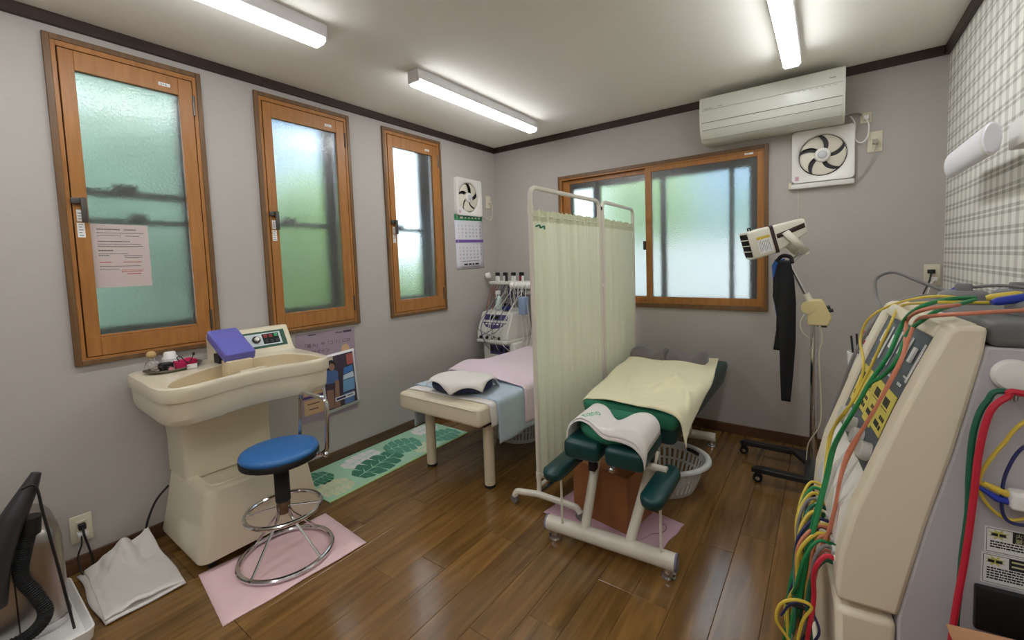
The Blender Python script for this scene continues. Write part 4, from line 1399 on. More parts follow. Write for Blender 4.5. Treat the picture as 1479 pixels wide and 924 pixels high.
wr = lambda s: (lambda x, y: 0.002 * math.sin(23 * x + 9 * y + s) * math.sin(17 * y - 6 * x) + 0.002)
draped('bed_towel', 'white towel strip peeking out under the pale blue towel on the bed', 'towel', [(0.50, -1.60), (1.300, -1.575), (1.300, -1.18), (0.50, -1.18)], 0.519, 1.184, 0.5225, M_terry, 0.003, 40, 14, wr(1))
draped('bed_towel', 'pale blue towel laid across the ivory bed with both ends hanging', 'towel', [(0.245, -1.535), (1.425, -1.520), (1.425, -1.06), (0.245, -1.08)], 0.510, 1.193, 0.5285, M_bluecloth, 0.004, 60, 20, wr(2))
def pinkbump(x, y):
    g = 0.060 * math.exp(-((x - 0.70) / 0.30) ** 2 - ((y + 1.06) / 0.17) ** 2)
    g += 0.020 * math.exp(-((x - 0.95) / 0.10) ** 2 - ((y + 1.12) / 0.20) ** 2)
    return g + 0.002 * math.sin(30 * x + 7 * y) * math.sin(11 * y) + 0.006
draped('bed_sheet', 'pale pink sheet covering the far half of the bed', 'sheet', [(0.30, -1.215), (1.400, -1.285), (1.400, -0.13), (0.30, -0.13)], 0.502, 1.200, 0.5365, M_pinkcloth, 0.004, 60, 50, pinkbump, amp=0.008, k=20)
# navy cushion and its towel
CU = (0.888, -1.480, 0.5345)
def cushion(u, v):
    a = 2 * PI * u
    ph = -PI / 2 + PI * v
    ce = lambda t, e: math.copysign(abs(t) ** e, t)
    rx = 0.186 * (1 + 0.06 * math.cos(2 * a))
    ry = 0.134
    return (rx * ce(math.cos(ph), 0.55) * math.cos(a), ry * ce(math.cos(ph), 0.55) * math.sin(a), 0.044 + 0.044 * ce(math.sin(ph), 0.75) * (1 - 0.25 * math.cos(a) ** 8) - 0.012 * math.exp(-(a - PI) ** 2 * 3))
mb = MB().grid(cushion, 40, 16)
o = mb.build('face_cushion', M_navy, weld=True)
o.location = CU
o.rotation_euler = (0, 0, math.radians(14))
tag(o, 'rounded navy cushion lying on the near end of the bed', 'cushion')
def ctowel(u, v):
    x = -0.196 + 0.385 * u
    y0 = -0.090 - 0.075 * max(0, 1 - abs(u - 0.55) / 0.55)
    y = y0 + (0.150 - y0) * v
    r = (abs(x / 0.190) ** 2.6 + abs(y / 0.137) ** 2.6) ** (1 / 2.6)
    z = 0.0915 - 0.018 * min(r, 1.0) ** 5
    if r > 1.0:
        z -= 0.28 * (r - 1.0)
    z += 0.003 * math.sin(14 * x + 11 * y) * math.sin(19 * x - 3) - 0.006 * math.exp(-(x / 0.05) ** 2) * v
    return (x, y, z)
o = MB().grid(ctowel, 26, 22).build('cushion_towel', M_terry, solid=0.004, sharp=80)
o.location = CU
o.rotation_euler = (0, 0, math.radians(14))
tag(o, 'white face towel spread over the navy cushion', 'towel')

# ---- laundry baskets
def basket(label, x, y, R0, R1, h, rotz, squash=0.86, z=0.0, slots=44):
    t = thing('laundry_basket', label, 'basket', (x, y, z), rotz=rotz)
    n = slots * 2
    P_ = lambda k, r, zz: (r * math.cos(2 * PI * k / n), r * squash * math.sin(2 * PI * k / n), zz)
    rad = lambda zz: R0 + (R1 - R0) * (zz / h) ** 0.8
    MB().lathe([(0, 0), (R0 * 0.97, 0), (R0, 0.004), (R0, 0.01), (0, 0.01)], 48, Matrix.Diagonal((1, squash, 1, 1)), caps=False).build('base', M_basket, parent=t)
    mb = MB()
    bands = [(0.004, 0.030), (h * 0.47, h * 0.53), (h * 0.80, h)]
    for z0, z1 in bands:
        mb.loft([[P_(k, rad(z0), z0) for k in range(n)], [P_(k, rad(z1), z1) for k in range(n)], [P_(k, rad(z1) - 0.004, z1) for k in range(n)], [P_(k, rad(z0) - 0.004, z0) for k in range(n)], [P_(k, rad(z0), z0) for k in range(n)]], caps=False)
    mb.build('wall_band', M_basket, parent=t)
    mb = MB()
    for k in range(0, n, 2):
        for (za, zb) in ((bands[0][1], bands[1][0]), (bands[1][1], bands[2][0])):
            a, b = P_(k, rad(za), za), P_(k + 1, rad(za), za)
            c, d = P_(k + 1, rad(zb), zb), P_(k, rad(zb), zb)
            i = 0.985
            a2, b2, c2, d2 = [(p[0] * i, p[1] * i, p[2]) for p in (a, b, c, d)]
            mb.add([a, b, c, d, a2, b2, c2, d2], [(0, 1, 2, 3), (7, 6, 5, 4), (1, 5, 6, 2), (4, 0, 3, 7)])
    o = mb.build('wall_slat', M_basket, parent=t)
    o['kind'] = 'stuff'
    mb = MB()
    rim = [(0.0, h - 0.004), (0.020, h - 0.016), (0.027, h - 0.010), (0.024, h), (0.006, h + 0.006), (-0.004, h + 0.002), (0.0, h - 0.004)]
    mb.loft([[P_(k, R1 + dr, zz) for k in range(n)] for dr, zz in rim], caps=False)
    mb.build('rim', M_basket, parent=t)
    for s in (0, 1):
        mb = MB()
        pts = []
        for k in range(12):
            a = s * PI + 0.62 + (k / 11 - 0.5) * 0.42
            pts.append(((rad(h * 0.9) - 0.0048) * math.cos(a), (rad(h * 0.9) - 0.0048) * squash * math.sin(a), h * 0.90))
        mb.tube(pts, 0.011, 8)
        mb.build('handle_slot', M_black, parent=t)
    return t
basket('light grey slotted laundry basket behind the wooden box under the treatment table', 1.93, -0.975, 0.165, 0.235, 0.18, math.radians(20))
basket('pale slotted laundry basket under the massage bed', 0.815, -0.835, 0.165, 0.20, 0.17, 0.3)

# ---- two-panel folding screen
SR = (1.435, -0.80, 0.0)
scr = thing('folding_screen', 'two panel folding screen with pleated pale green curtains on ivory tubes', 'screen', SR)
M_curt = mat('pale green curtain', rgb(240, 244, 220), rough=0.9, trans=0.5, bump=0.15, bscale=500)
M_curt2 = mat('gathered curtain header', rgb(214, 218, 186), rough=0.9, trans=0.25, bump=0.15, bscale=500)
def panel(pa, pb, z0, z1, cz0, cz1, seed):
    pa, pb = Vector(pa), Vector(pb)
    d = (pb - pa)
    fr = fillet([(pa.x, pa.y, z0), (pa.x, pa.y, z1), (pb.x, pb.y, z1), (pb.x, pb.y, z0)], 0.055, 6)
    MB().tube(fr, 0.0125, 12).build('screen_frame', M_screen, parent=scr, loc=SR)
    MB().tube([(pa.x, pa.y, z0 + 0.03), (pb.x, pb.y, z0 + 0.03)], 0.009, 10).build('bottom_rail', M_screen, parent=scr, loc=SR)
    MB().tube([(pa.x, pa.y, cz1 - 0.028), (pb.x, pb.y, cz1 - 0.028)], 0.0045, 8).build('curtain_rod', M_screen, parent=scr, loc=SR)
    MB().tube([(pa.x, pa.y, cz0 + 0.02), (pb.x, pb.y, cz0 + 0.02)], 0.0045, 8).build('curtain_rod', M_screen, parent=scr, loc=SR)
    nrm = Vector((-d.y, d.x, 0)).normalized()
    r = random.Random(seed)
    ph = [r.uniform(0, 6.28) for _ in range(6)]
    L = d.length
    def wave(s, v):
        w = 0.014 * math.sin(2 * PI * s * L / 0.082 + ph[0] + 0.9 * math.sin(5 * s + ph[1] + 0.8 * v))
        w += 0.006 * math.sin(2 * PI * s * L / 0.137 + ph[2] + 1.1 * v)
        w += 0.0025 * math.sin(2 * PI * s * L / 0.03 + ph[3]) * (0.3 + 0.7 * v)
        return w
    def fn(u, v):
        s = 0.022 + (1 - 0.044) * u
        p = pa + d * s + nrm * wave(u, v)
        return (p.x, p.y, cz0 + (cz1 - 0.055 - cz0) * v)
    MB().grid(fn, 150, 12).build('curtain', M_curt, parent=scr, loc=SR, sharp=80)
    def fh(u, v):
        s = 0.022 + (1 - 0.044) * u
        a = 0.45 + 0.35 * v
        p = pa + d * s + nrm * (wave(u, 1) * (1 - 0.5 * v) + 0.0035 * math.sin(2 * PI * u * L / 0.018 + ph[4]) * (0.4 + v * 0.6))
        return (p.x, p.y, cz1 - 0.057 + 0.060 * v + 0.004 * v * math.sin(2 * PI * u * L / 0.05 + ph[5]))
    MB().grid(fh, 190, 4).build('curtain_header', M_curt2, parent=scr, loc=SR, sharp=80)
    MB().lathe([(0, 0), (0.0155, 0), (0.0155, 0.045), (0, 0.045)], 14, T(pa.x, pa.y, cz1 - 0.02), caps=False).build('tube_clip', M_screen, parent=scr, loc=SR)
    MB().lathe([(0, 0), (0.0155, 0), (0.0155, 0.03), (0, 0.03)], 14, T(pa.x, pa.y, cz0 + 0.02), caps=False).build('tube_clip', M_screen, parent=scr, loc=SR)
panel((1.438, -1.495, 0), (1.448, -0.712, 0), 0.070, 1.675, 0.125, 1.560, 3)
panel((1.452, -0.672, 0), (1.425, -0.055, 0), 0.070, 1.675, 0.125, 1.560, 9)
for zz in (1.63, 1.12, 0.45):
    MB().rbox(1.440, 1.460, -0.706, -0.678, zz - 0.012, zz + 0.012, 0.004, 1).build('hinge', M_black if zz > 1.5 else M_screen, parent=scr, loc=SR)
MB().tube(smooth_path([(1.452, -1.470, 1.475), (1.462, -1.45, 1.482), (1.455, -1.43, 1.470), (1.464, -1.41, 1.478), (1.456, -1.395, 1.465)], 5), 0.0045, 8).build('curtain_clip', mat('green clip plastic', rgb(30, 120, 90), rough=0.4), parent=scr, loc=SR)
for yy, xa, xb in ((-1.52, 1.315, 1.690), (-0.69, 1.32, 1.58), (-0.065, 1.30, 1.55)):
    xm = 1.445
    mb = MB()
    mb.tube(fillet([(xa, yy - 0.03, 0.038), (xa + 0.012, yy - 0.028, 0.064), (xm, yy, 0.070), (xb - 0.02, yy + 0.012, 0.062), (xb, yy + 0.014, 0.036)], 0.02, 4), 0.0165, 10)
    mb.build('screen_foot', M_screen, parent=scr, loc=SR)
    for xx, dy in ((xa, -0.03), (xb, 0.014)):
        MB().tube([(xx, yy + dy - 0.011, 0.0225), (xx, yy + dy + 0.011, 0.0225)], 0.022, 14).build('caster', mat('grey caster', rgb(120, 118, 114), rough=0.5), parent=scr, loc=SR)
MB().tube(fillet([(1.438, -1.495, 0.072), (1.438, -1.50, 0.060), (1.440, -0.70, 0.060)], 0.02), 0.011, 10).build('bottom_rail', M_chrome, parent=scr, loc=SR)

# ---- treatment table (rotated a little): local x across, y towards the back wall
TB = (1.86, -0.98, 0.0)
TRZ = math.radians(4)
tbl = thing('treatment_table', 'dark green padded treatment table on ivory tube feet beside the screen', 'table', TB, rotz=TRZ)
def tapered(y0, y1, w0, w1, z0, z1, r, M=None):
    bm = bmesh.new()
    bmesh.ops.create_cube(bm, size=1.0)
    for v in bm.verts:
        y = y0 if v.co.y < 0 else y1
        w = w0 if v.co.y < 0 else w1
        z = z0 if v.co.z < 0 else z1
        if v.co.z < 0:
            w *= 0.90
        v.co = Vector((math.copysign(w, v.co.x), y, z))
    bmesh.ops.bevel(bm, geom=list(bm.edges), offset=r, segments=4, profile=0.6, affect='EDGES')
    mb = MB()
    mb._take(bm, M)
    return mb
tapered(-0.36, 0.83, 0.245, 0.335, 0.395, 0.560, 0.035).build('table_cushion', M_dkgreen, parent=tbl, sharp=50)
MB().box(-0.18, 0.18, -0.30, 0.76, 0.365, 0.398).build('table_frame', M_screen, parent=tbl)
tapered(-0.385, -0.12, 0.252, 0.268, 0.470, 0.570, 0.045).build('cushion_cover', M_grcloth, parent=tbl, sharp=60)
# headpiece: two pads with a green covered cushion on each, a gap between
for s in (-1, 1):
    xa, xb = (-0.178, -0.012) if s < 0 else (0.012, 0.182)
    MB().rbox(xa, xb, -0.745, -0.425, 0.425, 0.512, 0.026, 4).build('head_pad', M_dkgreen, parent=tbl)
mb = MB()
def face_ring(u, v):
    a = 2 * PI * u
    b = 2 * PI * v
    cx, cy = 0.115 * math.cos(a), 0.105 * math.sin(a)
    rr_ = 0.058
    f = (1 + rr_ / 0.13 * math.cos(b))
    return (cx * f + 0.002, -0.555 + cy * f, 0.528 + 0.040 * math.sin(b) + 0.012 * abs(math.cos(a)) ** 3)
mb.grid(face_ring, 40, 14)
mb.build('face_cradle', M_grcloth, parent=tbl, weld=True, sharp=80)
MB().rbox(-0.05, 0.06, -0.50, -0.34, 0.44, 0.50, 0.01).build('head_joint', M_black, parent=tbl)
# feet
def tube_part(nm, pts, r, mt=None, n=14):
    return MB().tube(pts, r, n).build(nm, mt or M_screen, parent=tbl)
tube_part('foot_bar', [(-0.292, -0.69, 0.068), (0.292, -0.69, 0.068)], 0.034, n=20)
MB().lathe([(0, 0), (0.0345, 0), (0.0345, 0.008), (0, 0.008)], 20, T(0.290, -0.69, 0.068) @ Ry(PI / 2), caps=False).build('end_cap', mat('grey violet cap', rgb(120, 118, 140), rough=0.5), parent=tbl)
MB().lathe([(0, 0), (0.0345, 0), (0.0345, 0.008), (0, 0.008)], 20, T(-0.298, -0.69, 0.068) @ Ry(PI / 2), caps=False).build('end_cap', mat('grey violet cap', rgb(120, 118, 140), rough=0.5), parent=tbl)
tube_part('foot_bar', [(-0.27, 0.665, 0.062), (0.265, 0.665, 0.062)], 0.030, n=20)
for x, y in ((-0.255, -0.69), (0.262, -0.69), (-0.24, 0.665), (0.24, 0.665)):
    MB().lathe([(0, 0), (0.030, 0), (0.033, 0.006), (0.030, 0.014), (0.018, 0.018), (0.016, 0.045), (0, 0.045)], 20, T(x, y, 0), caps=False).build('levelling_foot', M_chrome, parent=tbl)
tube_part('leg', [(-0.105, -0.685, 0.085), (-0.108, -0.50, 0.40)], 0.0215)
tube_part('leg', [(0.100, -0.685, 0.085), (0.165, -0.50, 0.43)], 0.0215)
tube_part('leg', [(-0.10, 0.65, 0.08), (-0.10, 0.45, 0.39)], 0.0215)
tube_part('leg', [(0.10, 0.65, 0.08), (0.10, 0.45, 0.39)], 0.0215)
tube_part('cross_tube', [(-0.20, -0.545, 0.385), (0.235, -0.575, 0.385)], 0.0165)
MB().rbox(-0.150, -0.070, -0.60, -0.50, 0.36, 0.425, 0.008).build('bracket', M_screen, parent=tbl)
MB().rbox(-0.118, -0.085, -0.605, -0.56, 0.315, 0.365, 0.006).build('bracket', M_black, parent=tbl)
MB().rbox(0.128, 0.172, -0.56, -0.49, 0.39, 0.44, 0.006).build('bracket', M_black, parent=tbl)
MB().ball(0.012, 0.012, 0.012, T(0.05, -0.752, 0.425)).build('release_knob', M_chrome, parent=tbl)
tube_part('release_rod', [(0.05, -0.745, 0.425), (0.05, -0.60, 0.43)], 0.006)
mb = MB().lathe([(0, -0.02), (0.012, -0.02), (0.022, -0.012), (0.022, 0.012), (0.012, 0.02), (0, 0.02)], 8, T(-0.165, -0.60, 0.37) @ Rx(0.5), caps=False)
mb.build('clamp_knob', M_black, parent=tbl)
for s, cx, cy, L, rz in ((-1, -0.215, -0.665, 0.25, -0.14), (1, 0.228, -0.655, 0.29, -0.10)):
    mb = MB()
    M_ = T(cx, cy, 0.352) @ Rz(rz) @ Rx(0.10)
    o = []
    for r_, z in ((0.036, -0.022), (0.046, -0.016), (0.049, 0.004), (0.046, 0.018), (0.036, 0.024)):
        ring = []
        for k in range(32):
            a = 2 * PI * k / 32
            yy = (L / 2 - 0.048) if math.sin(a) > 0 else -(L / 2 - 0.048)
            ring.append((r_ * math.cos(a), yy + r_ * math.sin(a), z))
        o.append(ring)
    mb.loft(o, M_)
    mb.build('armrest', M_dkgreen, parent=tbl, sharp=60)
    tube_part('armrest_rod', [(cx + 0.005, cy - 0.04, 0.34), (cx + 0.008, cy - 0.045, 0.095)], 0.0055, n=8)

# yellow towel over the table
def yellow_fn(u, v):
    # flat coordinates on the table: back edge v=1, front edge v=0
    A, B, C, D = (-0.275, -0.345), (0.360, -0.44), (0.270, 0.80), (-0.345, 0.66)
    p = [(A[i] * (1 - u) + B[i] * u) * (1 - v) + (D[i] * (1 - u) + C[i] * u) * v for i in (0, 1)]
    a, b = p
    t = (b + 0.36) / 1.19
    x1 = 0.258 + (0.340 - 0.258) * max(0, min(1, t)) + 0.004
    b2 = b
    if a > x1 - 0.05 and b < -0.30:
        b2 = b
    x, y, z = drape(a, b2, -x1, x1, 0.5745, r=0.045, amp=0.012, k=11, flare=0.02)
    if y < -0.385:
        over = -0.385 - y
        y = -0.385 - 0.35 * over
        z -= 0.55 * over
    w = 0.004 * math.sin(13 * a + 5 * b + 1) * math.sin(9 * b - 7 * a) + 0.0035 * math.sin(24 * a - 12 * b) * math.exp(-((a - 0.12) / 0.18) ** 2 - ((b + 0.02) / 0.25) ** 2)
    w += 0.008 * math.exp(-((a - 0.10 - 0.25 * (b)) / 0.03) ** 2) * math.exp(-((b - 0.05) / 0.22) ** 2)
    w += 0.006 * math.exp(-((a * 0.8 + b * 0.6 - 0.16) / 0.022) ** 2) * math.exp(-((b - a - 0.05) / 0.20) ** 2) + 0.006 * math.exp(-((a * 0.5 - b * 0.9 - 0.02) / 0.018) ** 2) * math.exp(-((a - 0.1) / 0.14) ** 2)
    w += 0.005 * math.exp(-((a * 0.95 + b * 0.3 + 0.10) / 0.020) ** 2) * math.exp(-((b + 0.08) / 0.20) ** 2) + 0.007 * math.exp(-((a - 0.19 + 0.35 * b) / 0.020) ** 2) * math.exp(-((b + 0.2) / 0.2) ** 2)
    w += 0.005 * math.sin(40 * a + 20 * b) * math.exp(-((a - 0.1) / 0.12) ** 2 - ((b - 0.15) / 0.15) ** 2)
    if y < -0.25:
        z += 0.010 * math.sin(9 * a + 1.2) * min(1, (-0.25 - y) * 8)
    return (x, y, z + max(2.8 * w, -0.002) + 0.002)
o = MB().grid(yellow_fn, 64, 70).build('table_towel', M_yellow, solid=0.004, sharp=80)
o.location = TB
o.rotation_euler = (0, 0, TRZ)
tag(o, 'large pale yellow towel over the treatment table with one corner hanging', 'towel')
# white towel saddled over the headpiece
def saddle(u, v, dz=0.0, db=0.0):
    a = -0.265 + 0.495 * u
    b0 = -0.700 - 0.095 * u ** 1.5 + 0.05 * max(0, u - 0.86) * 7 * 0.3 + 0.05 * math.exp(-((u - 0.32) / 0.16) ** 2) + db
    b1 = -0.445 - 0.055 * math.exp(-((u - 0.53) / 0.10) ** 2) - 0.05 * u
    b = b0 + (b1 - b0) * v
    x, y, z = drape(a, b, -0.172, 0.182, 0.590 + dz, r=0.060, amp=0.004, k=9, flare=0.006)
    z -= 0.046 * math.exp(-((x - 0.005) / 0.062) ** 2) * (0.35 + 0.65 * v)
    over = max(0.0, -0.700 - b)
    y += 0.55 * over
    z -= 0.60 * over + 0.010 * max(0, 0.3 - v)
    z += 0.0025 * math.sin(25 * x + 9 * y)
    return (x, y, z)
o = MB().grid(saddle, 44, 20).build('head_towel', M_terry, solid=0.005, sharp=80)
o.location = TB
o.rotation_euler = (0, 0, TRZ)
MB().grid(lambda u, v: saddle(u, v, -0.009, -0.010), 44, 20).build('under_fold', M_terry, parent=o, solid=0.005, sharp=80)
tag(o, 'white towel with green lettering saddled over the green headpiece', 'towel')
gv, gf = glyphs('nano', 0.062)
Mx = Rz(math.radians(66))
mb = MB()
V = []
for q_ in gv:
    q = Mx @ Vector((q_.x, q_.y, 0))
    u_, v_ = max(0.01, min(0.98, (0.160 + q.x) / 0.495)), max(0.01, min(0.98, 0.06 + q.y / 0.24))
    s0_, su_, sv_ = Vector(saddle(u_, v_)), Vector(saddle(u_ + 0.01, v_)), Vector(saddle(u_, v_ + 0.01))
    V.append(s0_ + (su_ - s0_).cross(sv_ - s0_).normalized() * 0.0066)
mb.add(V, gf)
ow = mb.build('towel_print', mat('green towel print', rgb(96, 190, 140), rough=0.9), parent=o, flat=True)

# grey twin-lobe pillow on the far end
PW = (1.775, -0.345, 0.578)
pil = thing('contour_pillow', 'grey contour pillow with two waves on the yellow towel', 'pillow', PW, rotz=math.radians(-1))
def lobe(x0, x1, sgn):
    mb = MB()
    rings = []
    n = 22
    for i in range(n + 1):
        t = i / n
        x = x0 + (x1 - x0) * t
        h = 0.056 + 0.021 * math.cos(2 * PI * (t - 0.20) / 0.74)
        endf = min(1, math.sqrt(max(0, 1 - (1 - min(1, min(t, 1 - t) / 0.06)) ** 2)) * 0.6 + 0.4)
        d = 0.056 * (0.85 + 0.15 * endf)
        h *= 0.65 + 0.35 * endf
        sec = [(-d, 0.002), (-d * 1.02, h * 0.35), (-d * 0.95, h * 0.75), (-d * 0.7, h * 0.95), (0, h), (d * 0.7, h * 0.95), (d * 0.95, h * 0.75), (d * 1.02, h * 0.35), (d, 0.002)]
        rings.append([(x, yy, zz) for yy, zz in sec])
    mb.loft(rings)
    return mb
lobe(-0.255, 0.0, -1).build('pillow_lobe', M_greyfoam, parent=pil, sharp=70)
lobe(0.004, 0.262, 1).build('pillow_lobe', M_greyfoam, parent=pil, sharp=70)

# wooden box and pink sheet under the table
BXC = (1.80, -1.345, 0.004)
wb = thing('wooden_box', 'reddish brown wooden box on the pink sheet under the headpiece', 'box', BXC, rotz=math.radians(-9))
w2, d2, hh = 0.158, 0.132, 0.272
MB().box(-w2, w2, -d2, -d2 + 0.014, 0.0, hh).build('side_panel', M_carton, parent=wb, bevel=0.002)
MB().box(-w2, w2, d2 - 0.014, d2, 0.0, hh).build('side_panel', M_carton, parent=wb, bevel=0.002)
MB().box(-w2, -w2 + 0.014, -d2 + 0.014, d2 - 0.014, 0.0, hh).build('end_panel', M_carton, parent=wb, bevel=0.002)
MB().box(w2 - 0.014, w2, -d2 + 0.014, d2 - 0.014, 0.0, hh).build('end_panel', M_carton, parent=wb, bevel=0.002)
MB().box(-w2 + 0.014, w2 - 0.014, -d2 + 0.014, d2 - 0.014, hh - 0.03, hh - 0.014).build('top_panel', M_carton, parent=wb, bevel=0.001)
o = cloth_sheet('pink_floor_sheet', 'thin pink printed sheet on the floor under the wooden box', 'mat', [(1.50, -1.55), (2.085, -1.575), (2.135, -1.275), (1.54, -1.18)], 0.0010, 0.0015, mat('dusty pink sheet', rgb(206, 170, 186), rough=0.8), wav=0.0004, seed=8)
sheet_o = o
mb = MB()
cx_, cy_ = o.location.x, o.location.y
def ln(pts):
    mb.tube([(x - cx_, y - cy_, 0.0022) for x, y in smooth_path_xy(pts)], 0.0016, 4)
def smooth_path_xy(pts):
    return [(p.x, p.y) for p in smooth_path([(x, y, 0) for x, y in pts], 5)]
ln([(1.995, -1.50), (2.01, -1.47), (2.025, -1.43), (2.05, -1.41), (2.07, -1.37), (2.06, -1.33), (2.02, -1.33)])
ln([(1.95, -1.53), (1.97, -1.50), (1.96, -1.47)])
ln([(1.93, -1.56), (1.97, -1.55), (1.99, -1.53), (1.97, -1.51)])
mb.build('line_print', M_grayink, parent=o, flat=True)

# ---- trolley of treatment devices in the corner behind the bed
CT = (0.32, -0.24, 0.0)
trol = thing('therapy_trolley', 'white therapy device trolley with hanging leads in the room corner', 'trolley', CT)
M_dev = mat('device off white', rgb(222, 222, 214), rough=0.4)
M_devp = mat('device violet panel', rgb(70, 66, 112), rough=0.35)
MB().rbox(0.12, 0.475, -0.40, -0.06, 0.05, 0.585, 0.012).build('cabinet', M_dev, parent=trol, loc=CT)
MB().rbox(0.10, 0.44, -0.47, -0.08, 0.585, 0.612, 0.008).build('shelf', M_dev, parent=trol, loc=CT)
MB().box(0.20, 0.42, -0.4025, -0.40, 0.475, 0.56).build('connector_panel', M_devp, parent=trol, loc=CT, flat=True)
for q in range(4):
    MB().rbox(0.212 + q * 0.052, 0.245 + q * 0.052, -0.410, -0.4025, 0.50, 0.54, 0.004, 1).build('connector', M_black, parent=trol, loc=CT)
prof = [(-0.44, 0.612), (-0.44, 0.668), (-0.36, 0.845), (-0.10, 0.865), (-0.10, 0.612)]
mb = MB().loft([[(0.085, y, z) for y, z in prof], [(0.435, y, z) for y, z in prof]])
mb.build('console', M_dev, parent=trol, loc=CT, bevel=0.008)
s0, s1 = Vector((0, -0.44, 0.668)), Vector((0, -0.36, 0.845))
su = (s1 - s0).normalized()
sn = Vector((0, -su.z, su.y))
CMx = Matrix(((1, 0, 0, 0.085), (0, su.y, sn.y, s0.y), (0, su.z, sn.z, s0.z), (0, 0, 0, 1)))
MB().box(0.05, 0.31, 0.12, 0.172, 0.0004, 0.002, CMx).build('display', M_devp, parent=trol, loc=CT, flat=True)
MB().box(0.11, 0.22, 0.13, 0.162, 0.002, 0.003, CMx).build('screen_glass', M_lcd, parent=trol, loc=CT, flat=True)
pl = [(0.04, 0.10), (0.31, 0.10), (0.26, 0.055), (0.17, 0.038), (0.09, 0.055)]
mb = MB().add([(x, y, 0.001) for x, y in pl], [(0, 1, 2, 3, 4)][::-1], CMx)
mb.build('key_panel', M_devp, parent=trol, loc=CT, flat=True)
for q in range(5):
    MB().rbox(0.075 + q * 0.042, 0.100 + q * 0.042, 0.078, 0.092, 0.001, 0.003, 0.001, 1, CMx).build('key', M_white, parent=trol, loc=CT)
for q in range(4):
    MB().tube([(0.135 + q * 0.07, -0.455, 0.628), (0.135 + q * 0.07, -0.44, 0.632)], 0.014, 12).build('jack', M_black, parent=trol, loc=CT)
for x in (0.14, 0.46):
    MB().tube([(x, -0.07, 0.58), (x, -0.07, 1.13)], 0.012, 10).build('post', M_steel, parent=trol, loc=CT)
MB().rbox(0.04, 0.50, -0.20, -0.05, 1.085, 1.115, 0.008).build('rack', M_dev, parent=trol, loc=CT)
MB().rbox(0.16, 0.46, -0.12, -0.05, 0.99, 1.02, 0.006).build('back_panel', M_dev, parent=trol, loc=CT)
mb = MB()
for q in range(7):
    mb.box(0.21 + q * 0.032, 0.225 + q * 0.032, -0.125, -0.118, 0.955, 1.075)
mb.build('slot_comb', M_devp, parent=trol, loc=CT)
cl = [M_black, M_redled, M_black, M_white, M_black, M_devp, M_black, M_white]
for q in range(8):
    x = 0.085 + q * 0.047
    MB().lathe([(0, 1.09), (0.011, 1.09), (0.013, 1.12), (0.012, 1.165), (0, 1.165)], 12, T(x, -0.13 - 0.03 * (q % 2), 0), caps=False).build('probe', cl[(q + 3) % 8] if q % 3 == 0 else M_white, parent=trol, loc=CT)
    MB().lathe([(0, 1.165), (0.013, 1.165), (0.013, 1.195), (0, 1.198)], 12, T(x, -0.13 - 0.03 * (q % 2), 0), caps=False).build('probe_cap', M_black, parent=trol, loc=CT)
MB().tube([(0.055, -0.19, 1.175), (0.02, -0.21, 1.165)], 0.028, 14).build('suction_cup', M_white, parent=trol, loc=CT)
for q in range(5):
    x = 0.36 + q * 0.044
    mb = MB().lathe([(0, 0), (0.030, 0.0), (0.034, 0.012), (0.024, 0.03), (0.014, 0.044), (0, 0.046)], 18, T(x, -0.235, 1.085) @ Rx(PI / 2 + 0.15), caps=False)
    mb.build('suction_cup', M_white, parent=trol, loc=CT)
M_lead = [mat('grey lead', rgb(126, 124, 122), rough=0.5), mat('rust lead', rgb(160, 84, 62), rough=0.5), mat('white lead', rgb(206, 204, 198), rough=0.5), mat('violet lead', rgb(70, 66, 110), rough=0.5)]
rl = random.Random(11)
for q in range(12):
    x = 0.075 + q * 0.034
    c = M_lead[1] if q < 3 else M_lead[(q % 3 != 0) * 2 if q % 4 else 3]
    yb = -0.44 - 0.02 * rl.random()
    pts = [(x, -0.15, 1.10), (x + rl.uniform(-0.01, 0.01), -0.24, 1.00), (x + rl.uniform(-0.03, 0.03), -0.40 - 0.03 * rl.random(), 0.86), (x + rl.uniform(-0.04, 0.04), yb - 0.035, 0.72), (0.135 + (q % 4) * 0.07, -0.468, 0.635)]
    if q % 3 == 1:
        pts = pts[:4] + [(x + rl.uniform(-0.02, 0.04), -0.495, 0.60), (x + rl.uniform(-0.02, 0.03), -0.43, 0.52)]
    if q < 3:
        pts = [(x, -0.15, 1.10), (x - 0.008, -0.23, 0.99), (x - 0.02, -0.27, 0.82), (x - 0.035, -0.28, 0.66), (x - 0.01, -0.30, 0.54)]
    MB().tube(smooth_path(pts, 7), 0.0032, 6).build('lead', c, parent=trol, loc=CT)
for q in range(5):
    x = 0.36 + q * 0.042
    MB().tube(smooth_path([(x, -0.27, 1.075), (x + 0.01, -0.30, 1.0), (x + 0.02, -0.28, 0.85), (x + 0.03, -0.26, 0.62), (x + 0.02, -0.30, 0.5)], 7), 0.004, 6).build('lead', M_lead[2], parent=trol, loc=CT)
MB().rbox(0.475, 0.545, -0.33, -0.26, 0.83, 0.985, 0.008).build('control_box', mat('pale blue box', rgb(140, 160, 190), rough=0.5), parent=trol, loc=CT)
t = thing('spray_bottle', 'clear spray bottle with white trigger on the corner trolley', 'bottle', (0.20, -0.255, 0.8585))
MB().lathe([(0, 0), (0.030, 0), (0.032, 0.006), (0.032, 0.075), (0.024, 0.11), (0.012, 0.125), (0.012, 0.14), (0, 0.14)], 20, caps=False).build('body', mat('pale aqua plastic', rgb(196, 216, 210), rough=0.3), parent=t)
MB().rbox(-0.012, 0.012, -0.035, 0.018, 0.14, 0.175, 0.005).build('trigger_head', M_white, parent=t)
MB().rbox(-0.005, 0.005, -0.034, -0.026, 0.105, 0.145, 0.003).build('trigger', M_white, parent=t)
t = thing('clip_holder', 'blue holder of dark electrodes beside the spray bottle', 'holder', (0.31, -0.28, 0.8555))
